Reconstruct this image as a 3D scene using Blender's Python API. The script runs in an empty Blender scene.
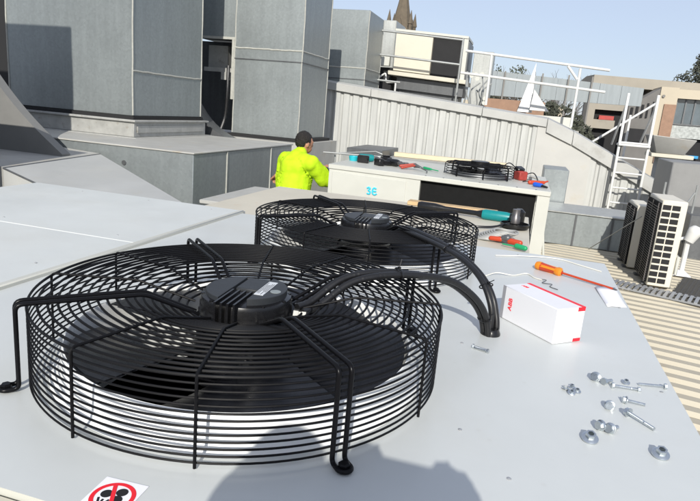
import bpy, bmesh, math, random
from mathutils import Vector, Matrix, noise
random.seed(7)
sc = bpy.context.scene
COL = sc.collection
PI = math.pi
V = Vector

# ------------------------------------------------------------------ materials
def mat(name, col, rough=.5, metal=0., var=.12, vscale=6., bump=0., bscale=40., coat=0., spec=.5,
        spots=None, streak=0., alpha_tr=0.):
    m = bpy.data.materials.new(name); m.use_nodes = True
    nt = m.node_tree; N = nt.nodes; L = nt.links
    b = N['Principled BSDF']
    b.inputs['Roughness'].default_value = rough
    b.inputs['Metallic'].default_value = metal
    b.inputs['Specular IOR Level'].default_value = spec
    b.inputs['Coat Weight'].default_value = coat
    b.inputs['Coat Roughness'].default_value = .12
    tc = N.new('ShaderNodeTexCoord')
    c = (*col, 1)
    out = None
    if var:
        n = N.new('ShaderNodeTexNoise'); n.inputs['Scale'].default_value = vscale
        n.inputs['Detail'].default_value = 6; n.inputs['Roughness'].default_value = .65
        L.new(tc.outputs['Object'], n.inputs['Vector'])
        r = N.new('ShaderNodeMapRange'); r.inputs['From Min'].default_value = .25; r.inputs['From Max'].default_value = .75
        r.inputs['To Min'].default_value = 1 - var; r.inputs['To Max'].default_value = 1 + var * .6
        L.new(n.outputs['Fac'], r.inputs['Value'])
        mx = N.new('ShaderNodeMix'); mx.data_type = 'RGBA'; mx.blend_type = 'MULTIPLY'
        mx.inputs['Factor'].default_value = 1
        mx.inputs['A'].default_value = c
        L.new(r.outputs['Result'], mx.inputs['B']); out = mx.outputs['Result']
        rr = N.new('ShaderNodeMapRange'); rr.inputs['To Min'].default_value = max(.02, rough - .12); rr.inputs['To Max'].default_value = min(1, rough + .12)
        L.new(n.outputs['Fac'], rr.inputs['Value']); L.new(rr.outputs['Result'], b.inputs['Roughness'])
    if streak:
        mp = N.new('ShaderNodeMapping'); mp.inputs['Scale'].default_value = (9, 9, .5)
        L.new(tc.outputs['Object'], mp.inputs['Vector'])
        n2 = N.new('ShaderNodeTexNoise'); n2.inputs['Scale'].default_value = 1.6; n2.inputs['Detail'].default_value = 5
        L.new(mp.outputs['Vector'], n2.inputs['Vector'])
        r2 = N.new('ShaderNodeMapRange'); r2.inputs['From Min'].default_value = .35; r2.inputs['From Max'].default_value = .7
        r2.inputs['To Min'].default_value = 1 - streak; r2.inputs['To Max'].default_value = 1.08
        L.new(n2.outputs['Fac'], r2.inputs['Value'])
        m2 = N.new('ShaderNodeMix'); m2.data_type = 'RGBA'; m2.blend_type = 'MULTIPLY'; m2.inputs['Factor'].default_value = 1
        if out: L.new(out, m2.inputs['A'])
        else: m2.inputs['A'].default_value = c
        L.new(r2.outputs['Result'], m2.inputs['B']); out = m2.outputs['Result']
    if spots:                                   # (colour, scale, threshold, strength)
        sc_, ss, th, st = spots
        n3 = N.new('ShaderNodeTexNoise'); n3.inputs['Scale'].default_value = ss; n3.inputs['Detail'].default_value = 8; n3.inputs['Roughness'].default_value = .7
        L.new(tc.outputs['Object'], n3.inputs['Vector'])
        r3 = N.new('ShaderNodeMapRange'); r3.inputs['From Min'].default_value = th; r3.inputs['From Max'].default_value = th + .12
        r3.inputs['To Max'].default_value = st
        L.new(n3.outputs['Fac'], r3.inputs['Value'])
        m3 = N.new('ShaderNodeMix'); m3.data_type = 'RGBA'
        L.new(r3.outputs['Result'], m3.inputs['Factor'])
        if out: L.new(out, m3.inputs['A'])
        else: m3.inputs['A'].default_value = c
        m3.inputs['B'].default_value = (*sc_, 1); out = m3.outputs['Result']
    if out: L.new(out, b.inputs['Base Color'])
    else: b.inputs['Base Color'].default_value = c
    if bump:
        nb = N.new('ShaderNodeTexNoise'); nb.inputs['Scale'].default_value = bscale; nb.inputs['Detail'].default_value = 3
        L.new(tc.outputs['Object'], nb.inputs['Vector'])
        bp = N.new('ShaderNodeBump'); bp.inputs['Strength'].default_value = bump; bp.inputs['Distance'].default_value = .02
        L.new(nb.outputs['Fac'], bp.inputs['Height']); L.new(bp.outputs['Normal'], b.inputs['Normal'])
    return m

def galv(name, col, streak=.12):
    """galvanised sheet: fine spangle plus faint vertical streaks and oil-canning"""
    m = mat(name, col, rough=.42, metal=.45, var=.10, vscale=.9, bump=.16, bscale=.9, streak=streak,
            spots=((.42, .42, .40), 9., .66, .25))
    nt = m.node_tree; N = nt.nodes; L = nt.links; b = N['Principled BSDF']
    src = b.inputs['Base Color'].links[0].from_socket
    vo = N.new('ShaderNodeTexVoronoi'); vo.inputs['Scale'].default_value = 34
    tc = N.new('ShaderNodeTexCoord'); L.new(tc.outputs['Object'], vo.inputs['Vector'])
    bw = N.new('ShaderNodeRGBToBW'); L.new(vo.outputs['Color'], bw.inputs['Color'])
    r = N.new('ShaderNodeMapRange'); r.inputs['To Min'].default_value = .92; r.inputs['To Max'].default_value = 1.07
    L.new(bw.outputs['Val'], r.inputs['Value'])
    mx = N.new('ShaderNodeMix'); mx.data_type = 'RGBA'; mx.blend_type = 'MULTIPLY'; mx.inputs['Factor'].default_value = 1
    L.new(src, mx.inputs['A']); L.new(r.outputs['Result'], mx.inputs['B'])
    L.new(mx.outputs['Result'], b.inputs['Base Color'])
    return m

M = dict(
    panel=mat('white_powdercoat', (.555, .575, .565), .42, var=.05, vscale=3, bump=.03, bscale=5, coat=.15,
              spots=((.55, .55, .53), 5.5, .66, .35)),
    panel_b=mat('white_powdercoat_cover', (.585, .605, .59), .45, var=.05, vscale=2.5, bump=.05, bscale=3,
                spots=((.52, .50, .46), 7., .64, .4)),
    white=mat('white_paint', (.52, .52, .47), .45, var=.05, vscale=4, spots=((.5, .47, .42), 6., .66, .4)),
    collar=mat('white_collar', (.80, .81, .80), .4, var=.03),
    cream=mat('cream_paint', (.55, .52, .43), .5, var=.08, vscale=3, spots=((.46, .36, .25), 4., .6, .45)),
    creampatchy=mat('cream_orange_patches', (.55, .51, .42), .55, var=.1, vscale=2.5, spots=((.50, .27, .12), 2.3, .60, .75)),  # cream with orange patches scattered by noise
    black=mat('black_gloss', (.005, .005, .006), .30, var=0, spec=.14),
    blackwire=mat('black_wire', (.006, .006, .007), .5, var=.3, vscale=25, spec=.12),
    blackm=mat('black_satin', (.007, .007, .008), .27, var=.2, vscale=20),
    blade=mat('black_blade', (.008, .008, .010), .30, var=.15, vscale=12),
    motorcap=mat('motor_lid', (.024, .027, .031), .5, var=.12, vscale=30),
    conduit=mat('black_conduit', (.009, .009, .010), .42, var=.15, vscale=40),
    label=mat('silver_label', (.62, .64, .66), .4, var=.1, vscale=60),
    nickel=mat('nickel', (.20, .20, .19), .35, .8, var=.1, vscale=50),
    zinc=mat('zinc_plate', (.62, .66, .68), .3, 1., var=.15, vscale=80),
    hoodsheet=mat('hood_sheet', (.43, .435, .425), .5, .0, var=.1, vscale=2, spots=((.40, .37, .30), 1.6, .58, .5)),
    dark=mat('dark_void', (.012, .012, .013), .8, var=.2),
    coil=mat('coil_fins', (.010, .010, .010), .8, 0, var=.35, vscale=14, spec=.15),
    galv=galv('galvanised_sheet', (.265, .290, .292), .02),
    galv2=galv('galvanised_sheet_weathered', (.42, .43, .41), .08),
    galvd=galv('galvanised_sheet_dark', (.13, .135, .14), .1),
    plen=galv('plenum_sheet', (.27, .295, .30), .02),
    flash=mat('flashing', (.40, .40, .38), .5, .2, var=.2, vscale=8, spots=((.22, .19, .15), 12., .58, .7)),
    seal=mat('sealant', (.40, .40, .36), .6, var=.2, vscale=20),
    dirtysheet=mat('dirty_sheet', (.40, .395, .37), .6, .0, var=.15, vscale=3, spots=((.36, .30, .21), 2.4, .56, .5)),
    wall=mat('cream_cladding', (.47, .475, .455), .55, var=.06, vscale=2.5, streak=.12, spots=((.40, .36, .29), 3.5, .64, .4)),
    cap=mat('cream_capping', (.42, .42, .40), .55, var=.14, vscale=2, spots=((.30, .29, .26), 3., .56, .5)),
    roof=mat('cream_roofing', (.42, .38, .295), .5, var=.12, vscale=2, spots=((.38, .31, .20), 3., .58, .6)),
    deck=mat('deck_membrane', (.34, .33, .30), .8, var=.2, vscale=3, spots=((.2, .18, .15), 2., .55, .6)),
    tread=mat('tread_metal', (.42, .43, .44), .45, .5, var=.12, vscale=8),
    grate=mat('dark_mesh', (.06, .058, .055), .7, var=.2),
    rail=mat('galv_rail', (.36, .37, .36), .4, .4, var=.1, vscale=10),
    railw=mat('white_rail', (.62, .62, .60), .4, var=.06, vscale=10),
    conc=mat('concrete', (.32, .29, .24), .85, var=.14, vscale=.8, spots=((.22, .19, .16), 1.2, .58, .5)),
    render=mat('beige_render', (.48, .42, .32), .8, var=.08, vscale=.7),
    brick=mat('brown_brick', (.30, .185, .125), .85, var=.2, vscale=8),
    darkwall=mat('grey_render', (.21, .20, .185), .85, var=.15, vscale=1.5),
    glass=mat('window_glass', (.10, .13, .15), .08, var=.5, vscale=1.2, spec=.8),
    screen=mat('grey_screen', (.27, .30, .31), .6, var=.08, vscale=.8, streak=.06),
    stone=mat('spire_stone', (.13, .105, .075), .9, var=.3, vscale=1.),
    twig=mat('twig', (.12, .10, .085), .9, var=0),
    leaf=mat('leaf', (.075, .085, .055), .8, var=.4, vscale=3),
    leafd=mat('leaf_dark', (.06, .065, .045), .8, var=.4, vscale=3),
    hivis=mat('hi_vis_cloth', (.46, .70, .015), .75, var=.06, vscale=9, bump=.6, bscale=9, spec=.2),
    navy=mat('navy_cloth', (.02, .025, .045), .85, var=.2, vscale=20, bump=.4, bscale=14),
    skin=mat('skin', (.42, .20, .12), .55, var=.08, vscale=25),
    hair=mat('hair', (.010, .007, .005), .65, var=.4, vscale=60, bump=.8, bscale=90),
    box=mat('white_carton', (.74, .74, .76), .5, var=.02, vscale=10),
    boxgrey=mat('grey_print', (.28, .28, .30), .5, var=.05),
    red=mat('red_print', (.78, .015, .03), .45, var=0),
    redplastic=mat('red_plastic', (.45, .05, .015), .35, var=.06, vscale=30),
    orange=mat('orange_plastic', (.66, .22, .015), .35, var=.06, vscale=30),
    steel=mat('dark_steel', (.16, .15, .15), .35, .8, var=.1),
    paper=mat('white_paper', (.82, .82, .86), .7, var=.02),
    teal=mat('teal_plastic', (.0, .20, .21), .4, var=.08, vscale=30),
    blue=mat('blue_plastic', (.01, .09, .5), .4, var=0),
    green=mat('green_plastic', (.01, .30, .12), .4, var=0),
    cyan=mat('cyan_marker', (.05, .55, .75), .6, var=.2, vscale=90),
    decalblk=mat('black_print', (.01, .01, .012), .5, var=0),
    wire=mat('white_wire', (.72, .70, .62), .5, var=0),
    timber=mat('timber', (.52, .36, .19), .7, var=.25, vscale=14),
)

def wear(m, seed):
    nt = m.node_tree; N = nt.nodes; L = nt.links; b = N['Principled BSDF']; src = b.inputs['Base Color'].links[0].from_socket
    tc = N.new('ShaderNodeTexCoord'); out = src
    # dusty patches, fine scratches, dried drops
    for kind in ('dust', 'scratch', 'drop'):
        mp = N.new('ShaderNodeMapping'); L.new(tc.outputs['Object'], mp.inputs['Vector']); mp.inputs['Location'].default_value = (seed, seed * .7, 0)
        r = N.new('ShaderNodeMapRange')
        if kind == 'drop':
            t = N.new('ShaderNodeTexVoronoi'); t.inputs['Scale'].default_value = 13; fac = t.outputs['Distance']
            r.inputs['From Min'].default_value = .10; r.inputs['From Max'].default_value = .03; r.inputs['To Max'].default_value = .14; col = (.42, .41, .37, 1)
        else:
            t = N.new('ShaderNodeTexNoise'); fac = t.outputs['Fac']; t.inputs['Detail'].default_value = 9; t.inputs['Roughness'].default_value = .7
            if kind == 'dust': t.inputs['Scale'].default_value = 1.3; r.inputs['From Min'].default_value = .50; r.inputs['From Max'].default_value = .75; r.inputs['To Max'].default_value = .30; col = (.50, .48, .42, 1)
            else:
                t.inputs['Scale'].default_value = 3.; mp.inputs['Scale'].default_value = (2.2, 60, 1); mp.inputs['Rotation'].default_value = (0, 0, .7)
                r.inputs['From Min'].default_value = .66; r.inputs['From Max'].default_value = .72; r.inputs['To Max'].default_value = .22; col = (.40, .40, .39, 1)
        L.new(mp.outputs['Vector'], t.inputs['Vector']); L.new(fac, r.inputs['Value'])
        mx = N.new('ShaderNodeMix'); mx.data_type = 'RGBA'; L.new(r.outputs['Result'], mx.inputs['Factor']); L.new(out, mx.inputs['A']); mx.inputs['B'].default_value = col; out = mx.outputs['Result']
    L.new(out, b.inputs['Base Color'])
wear(M['panel'], 1.3); wear(M['panel_b'], 4.1); wear(M['hoodsheet'], 2.2)
# ------------------------------------------------------------------ mesh builder
class MB:
    def __init__(s): s.bm = bmesh.new()
    def face(s, pts):
        return s.bm.faces.new([s.bm.verts.new(p) for p in pts])
    def box(s, x0, x1, y0, y1, z0, z1):
        return s.hexa([(x0, y0, z0), (x1, y0, z0), (x1, y1, z0), (x0, y1, z0), (x0, y0, z1), (x1, y0, z1), (x1, y1, z1), (x0, y1, z1)])
    def hexa(s, p):
        v = [s.bm.verts.new(q) for q in p]
        for f in ((3, 2, 1, 0), (4, 5, 6, 7), (0, 1, 5, 4), (1, 2, 6, 5), (2, 3, 7, 6), (3, 0, 4, 7)):
            s.bm.faces.new([v[i] for i in f])
        return s
    def obox(s, c, size, mtx):
        sx, sy, sz = [q / 2 for q in size]
        s.hexa([V(c) + mtx @ V(q) for q in ((-sx, -sy, -sz), (sx, -sy, -sz), (sx, sy, -sz), (-sx, sy, -sz), (-sx, -sy, sz), (sx, -sy, sz), (sx, sy, sz), (-sx, sy, sz))])
        return s
    def prism(s, poly, f):                    # poly: list of 2-tuples; f(p, 0|1) -> 3-D point of the two ends
        a = [s.bm.verts.new(f(p, 0)) for p in poly]; b = [s.bm.verts.new(f(p, 1)) for p in poly]
        n = len(poly)
        s.bm.faces.new(a[::-1]); s.bm.faces.new(b)
        for i in range(n): s.bm.faces.new([a[i], a[(i + 1) % n], b[(i + 1) % n], b[i]])
        return s
    def tube(s, pts, r, n=8, closed=False, rf=None):
        pts = [V(p) for p in pts]; k = len(pts)
        T = []
        for i in range(k):
            if closed: t = pts[(i + 1) % k] - pts[i - 1]
            else: t = pts[min(i + 1, k - 1)] - pts[max(i - 1, 0)]
            T.append(t.normalized())
        up = V((0, 0, 1)) if abs(T[0].z) < .9 else V((1, 0, 0))
        u = T[0].cross(up).normalized(); rings = []
        for i in range(k):
            u = (u - T[i] * u.dot(T[i])).normalized(); w = T[i].cross(u)
            rr = rf(i / (k - 1)) if rf else r
            rings.append([s.bm.verts.new(pts[i] + (u * math.cos(a) + w * math.sin(a)) * rr) for a in [2 * PI * j / n for j in range(n)]])
        for i in range(k if closed else k - 1):
            A, B = rings[i], rings[(i + 1) % k]
            for j in range(n): s.bm.faces.new([A[j], A[(j + 1) % n], B[(j + 1) % n], B[j]])
        if not closed:
            s.bm.faces.new(rings[0][::-1]); s.bm.faces.new(rings[-1])
        return s
    def ring(s, c, R, r, seg=120, n=6):
        return s.tube([(c[0] + R * math.cos(a), c[1] + R * math.sin(a), c[2]) for a in [2 * PI * i / seg for i in range(seg)]], r, n, closed=True)
    def lathe(s, prof, c=(0, 0, 0), n=48, mtx=None, cap=True, a0=0, a1=2 * PI):
        full = abs(a1 - a0 - 2 * PI) < 1e-6
        k = n if full else n + 1
        mtx = mtx or Matrix.Identity(3); c = V(c); R = []
        for r, z in prof:
            R.append([s.bm.verts.new(c + mtx @ V((r * math.cos(a0 + (a1 - a0) * j / n), r * math.sin(a0 + (a1 - a0) * j / n), z))) for j in range(k)])
        for A, B in zip(R, R[1:]):
            for j in range(n): s.bm.faces.new([A[j], A[(j + 1) % k], B[(j + 1) % k], B[j]])
        if cap:
            if full: s.bm.faces.new(R[0][::-1]); s.bm.faces.new(R[-1])
            else:
                s.bm.faces.new(R[0][::-1]); s.bm.faces.new(R[-1])
                s.bm.faces.new([q[0] for q in R][::-1] ) ; s.bm.faces.new([q[-1] for q in R])
        return s
    def ball(s, c, r, sub=2, sc3=(1, 1, 1), mtx=None):
        g = bmesh.ops.create_icosphere(s.bm, subdivisions=sub, radius=1)
        mtx = mtx or Matrix.Identity(3)
        for v in g['verts']: v.co = V(c) + mtx @ V((v.co.x * r * sc3[0], v.co.y * r * sc3[1], v.co.z * r * sc3[2]))
        return s
    def capsule(s, a, b, ra, rb, n=14):
        a, b = V(a), V(b); d = b - a; L = max(d.length, 1e-6); q = d.to_track_quat('Z', 'Y').to_matrix()
        prof = [(ra * math.cos(t), ra * math.sin(t)) for t in [-PI / 2 + PI / 2 * i / 5 for i in range(6)]][1:]
        prof += [(rb * math.cos(t), L + rb * math.sin(t)) for t in [PI / 2 * i / 5 for i in range(6)]][:-1]
        return s.lathe(prof, a, n, q)
    def done(s, name, m, parent=None, bevel=0, smooth=True, seg=1, label=None):
        bm = s.bm
        bmesh.ops.recalc_face_normals(bm, faces=bm.faces)
        if bevel:
            ed = [e for e in bm.edges if len(e.link_faces) == 2 and e.calc_face_angle(0) > .6]
            bmesh.ops.bevel(bm, geom=ed, offset=bevel, segments=seg, affect='EDGES', profile=.5, clamp_overlap=True)
        me = bpy.data.meshes.new(name); bm.to_mesh(me); bm.free()
        if smooth:
            me.polygons.foreach_set('use_smooth', [True] * len(me.polygons))
            me.set_sharp_from_angle(angle=.7)
        mm = m if isinstance(m, bpy.types.Material) else M[m]
        me.materials.append(mm)
        o = bpy.data.objects.new(name, me); COL.objects.link(o)
        if parent:
            o.parent = parent
            pm = parent
            off = V((0, 0, 0)); 
            while pm: off = off + pm.location; pm = pm.parent
            if off.length: me.transform(Matrix.Translation(-off))
        if label: o['label'] = label
        return o

def tag(o, label, cat, group=None):
    o['label'] = label; o['category'] = cat
    if group: o['group'] = group
    return o
def struct(o): o['kind'] = 'structure'; return o
def thing(name, loc, label, cat, group=None):
    o = bpy.data.objects.new(name, None); COL.objects.link(o); o.location = loc; o.empty_display_size = .1
    return tag(o, label, cat, group)
def solo(mb, name, m, label, cat, group=None, base=(0, 0, 0), **k):
    """a thing that is one mesh, its origin at its base"""
    o = mb.done(name, m, None, **k); o.data.transform(Matrix.Translation(-V(base))); o.location = base
    return tag(o, label, cat, group)
def copy_tree(o, parent=None):
    c = o.copy(); COL.objects.link(c)
    if parent: c.parent = parent
    for ch in list(o.children): copy_tree(ch, c)
    return c
def fillet(pts, rad, k=5):
    pts = [V(p) for p in pts]; out = [pts[0]]
    for a, b, c in zip(pts, pts[1:], pts[2:]):
        d1 = (a - b); d2 = (c - b); t = min(rad, d1.length * .49, d2.length * .49)
        p, q = b + d1.normalized() * t, b + d2.normalized() * t
        for i in range(k + 1):
            s = i / k; out.append(p * (1 - s) ** 2 + b * 2 * s * (1 - s) + q * s * s)
    return out + [pts[-1]]
def spline(pts, k=8):
    pts = [V(p) for p in pts]; P = [pts[0] * 2 - pts[1]] + pts + [pts[-1] * 2 - pts[-2]]; out = []
    for i in range(1, len(P) - 2):
        for j in range(k):
            t = j / k; a, b, c, d = P[i - 1:i + 3]
            out.append(.5 * (2 * b + (c - a) * t + (2 * a - 5 * b + 4 * c - d) * t * t + (3 * b - a - 3 * c + d) * t ** 3))
    return out + [pts[-1]]
def rotz(a): return Matrix.Rotation(a, 3, 'Z')
def text(name, body, size, m, parent, loc, rot, off=.0, ext=.0004):
    cu = bpy.data.curves.new(name, 'FONT'); cu.body = body; cu.size = size; cu.extrude = ext; cu.offset = off
    cu.align_x = 'CENTER'; cu.align_y = 'CENTER'
    t = bpy.data.objects.new('tmp_text', cu); COL.objects.link(t)
    bpy.context.view_layer.update()
    me = bpy.data.meshes.new_from_object(t.evaluated_get(bpy.context.evaluated_depsgraph_get()))
    bpy.data.objects.remove(t)
    me.materials.clear(); me.materials.append(M[m]); me.name = name
    o = bpy.data.objects.new(name, me); COL.objects.link(o)
    o.parent = parent; o.location = V(loc); o.rotation_euler = rot
    return o

# ------------------------------------------------------------------ camera
R = V((0.95635766, 0.2803463, 0.08237701)); U = V((-0.1427886, 0.20241885, 0.96883333)); F = V((-0.25493418, 0.93831368, -0.23361507))
cd = bpy.data.cameras.new('camera'); cam = bpy.data.objects.new('camera', cd); COL.objects.link(cam)
cam.matrix_world = Matrix(((R.x, U.x, -F.x, 0), (R.y, U.y, -F.y, 0), (R.z, U.z, -F.z, 1.62), (0, 0, 0, 1)))
cd.sensor_width = 36; cd.lens = 36 * 591 / 700; cd.clip_start = .03; cd.clip_end = 3000
sc.camera = cam

# ------------------------------------------------------------------ light
AZ, EL = math.radians(10), math.radians(29)            # sun comes from behind the viewer, slightly right of the roof axis
sd = V((math.sin(AZ) * math.cos(EL), -math.cos(AZ) * math.cos(EL), math.sin(EL)))
w = bpy.data.worlds.new('World'); sc.world = w; w.use_nodes = True
nt = w.node_tree; sky = nt.nodes.new('ShaderNodeTexSky'); sky.sky_type = 'NISHITA'; sky.sun_disc = False
sky.sun_elevation = EL; sky.sun_rotation = math.atan2(sd.x, sd.y)
sky.air_density = 1.0; sky.dust_density = 1.0; sky.ozone_density = 4.0
mxs = nt.nodes.new('ShaderNodeMix'); mxs.data_type = 'RGBA'; mxs.inputs['Factor'].default_value = .70     # thin high haze over the clear sky
mxs.inputs['B'].default_value = (3.55, 3.75, 4.35, 1)
nt.links.new(sky.outputs['Color'], mxs.inputs['A']); nt.links.new(mxs.outputs['Result'], nt.nodes['Background'].inputs['Color'])
nt.nodes['Background'].inputs['Strength'].default_value = .15
ld = bpy.data.lights.new('sun', 'SUN'); ld.energy = 4.2; ld.angle = math.radians(.5); ld.color = (1, .96, .88)
lo = bpy.data.objects.new('sun', ld); COL.objects.link(lo); lo.rotation_euler = sd.to_track_quat('Z', 'Y').to_euler()
lo.location = sd * 50
sc.view_settings.view_transform = 'Standard'; sc.view_settings.look = 'None'; sc.view_settings.gamma = 1
sc.view_settings.exposure = .22; sc.view_settings.use_curve_mapping = False

# ------------------------------------------------------------------ setting: roof deck, distant ground
b = MB(); b.box(-400, 400, 16, 900, -9.2, -9); struct(b.done('ground', mat('town_ground', (.16, .16, .13), .9, var=.4, vscale=.05)))
b = MB(); b.box(-14, .9, -4, 12.3, -.25, -.012); struct(b.done('roof_deck', 'deck'))
# corrugated roof sheet right of the unit, ribs running across the view
b = MB()
RD = V((1, -.2, 0)).normalized(); RN = V((.2, 1, 0)).normalized()
prof = []
p0 = -2.2; pit = .165
while p0 < 12.6:
    prof += [(p0, 0), (p0 + .062, 0), (p0 + .078, .030), (p0 + .150, .030)]; p0 += pit
rows = []
for d, z in prof:
    o_ = V((.2, 0, 0)) + RN * d
    rows.append([b.bm.verts.new(V((o_.x, o_.y, z)) + RD * t) for t in (-3., 3., 6.5)])
for A, B in zip(rows, rows[1:]):
    for j in range(2): b.bm.faces.new([A[j], A[j + 1], B[j + 1], B[j]])
roof = b.done('corrugated_roof', 'roof', smooth=False); struct(roof)
roof.data.materials.append(mat('roof_valley_dirt', (.235, .205, .155), .8, var=.25, vscale=3, spots=((.38, .335, .25), 3.0, .47, .95)))
for p in roof.data.polygons:
    zs = [roof.data.vertices[i].co.z for i in p.vertices]
    if max(zs) < .01: p.material_index = 1

# ------------------------------------------------------------------ NEAR CONDENSER UNIT
ZT = 1.009
N1 = (-.578, 1.229); N2 = (-.584, 2.376)
unit = thing('condenser_unit', (-.49, 1.78, 0), 'large white condenser cabinet in the foreground carrying the two black fans', 'condenser unit')
def panel_with_holes(x0, x1, y0, y1, z, holes, Rh, half):
    b = MB(); n = 96
    xa, xb = holes[0][0] - half, holes[0][0] + half
    ym = (holes[0][1] + holes[1][1]) / 2
    cells = [(holes[0], (xa, xb, y0, ym)), (holes[1], (xa, xb, ym, y1))]
    b.face([(x0, y0, z), (xa, y0, z), (xa, y1, z), (x0, y1, z)]); b.face([(xb, y0, z), (x1, y0, z), (x1, y1, z), (xb, y1, z)])
    for (cx, cy), (a0, a1, c0, c1) in cells:
        ci, co, lo_ = [], [], []
        for i in range(n):
            t = 2 * PI * i / n; dx, dy = math.cos(t), math.sin(t)
            k = min(((a1 - cx) / dx if dx > 1e-9 else (a0 - cx) / dx if dx < -1e-9 else 1e9), ((c1 - cy) / dy if dy > 1e-9 else (c0 - cy) / dy if dy < -1e-9 else 1e9))
            ci.append(b.bm.verts.new((cx + Rh * dx, cy + Rh * dy, z))); co.append(b.bm.verts.new((cx + k * dx, cy + k * dy, z)))
        for i in range(n):
            j = (i + 1) % n
            b.bm.faces.new([ci[i], co[i], co[j], ci[j]])
        for px, py in ((a0, c0), (a1, c0), (a1, c1), (a0, c1)):      # corner fillers
            t = math.atan2(py - cy, px - cx) % (2 * PI); i = int(t / (2 * PI) * n) % n; j = (i + 1) % n
            if (co[i].co - V((px, py, z))).length > 1e-5 and (co[j].co - V((px, py, z))).length > 1e-5:
                b.bm.faces.new([co[i], b.bm.verts.new((px, py, z)), co[j]])
    bmesh.ops.remove_doubles(b.bm, verts=b.bm.verts, dist=1e-6)
    return b
pb = panel_with_holes(-1.43, .445, .63, 2.93, ZT, (N1, N2), .40, .55)
top = pb.done('top_panel', 'panel', unit, smooth=False)
b = MB()                                                         # folded edge and side walls under the top sheet
b.box(-1.43, .445, .632, .655, .12, ZT - .002); b.box(-1.43, .443, 2.905, 2.928, .12, ZT - .002)
b.box(.420, .4435, .655, 2.905, .12, ZT - .002); b.box(-1.43, -1.41, .655, 2.905, .12, ZT - .002)
b.done('side_panels', 'white', unit)
b = MB(); b.box(-1.40, .41, .66, 2.90, .50, .52); b.done('coil_tray', 'coil', unit)
for x in (-1.38, -.5, .32):
    for y in (.75, 2.8): MB().box(x, x + .08, y, y + .08, 0, .12).done('foot', 'galvd', unit)
b = MB(); b.box(-1.42, .443, .60, .630, ZT - .035, ZT - .012); b.done('front_lip', 'cream', unit, bevel=.004)
# cover panels left of the fans with raised joint strip
b = MB(); b.box(-2.85, -1.435, 2.0315, 2.985, ZT - .03, ZT + .004); b.done('cover_panel', 'panel_b', unit, bevel=.003)
b = MB(); b.box(-2.85, -1.435, .63, 2.0295, ZT - .03, ZT + .003); b.done('cover_panel', 'panel_b', unit, bevel=.001)
b = MB(); b.box(-2.83, -1.45, .66, 2.96, .12, ZT - .032); b.done('cabinet_side', 'white', unit)
b = MB(); b.box(-1.452, -1.425, .63, 2.95, ZT - .02, ZT + .014); b.done('joint_strip', 'white', unit, bevel=.004)
for x, y in ((.05, 2.86), (.3, 2.85), (-.9, 2.87), (-1.2, 2.86), (.41, 2.2), (.41, 1.5), (.06, .975), (-.04, 1.108), (-.085, 1.585), (-1.6, 2.9), (-2.0, 2.9), (-2.45, 2.9), (-1.6, 2.1), (-2.2, 2.1), (-1.55, 1.6)):
    MB().lathe([(.0042, 0), (.0042, .0015), (.002, .0025)], (x, y, ZT + (.004 if x < -1.43 else 0)), 8).done('screw', 'tread', unit)

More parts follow.
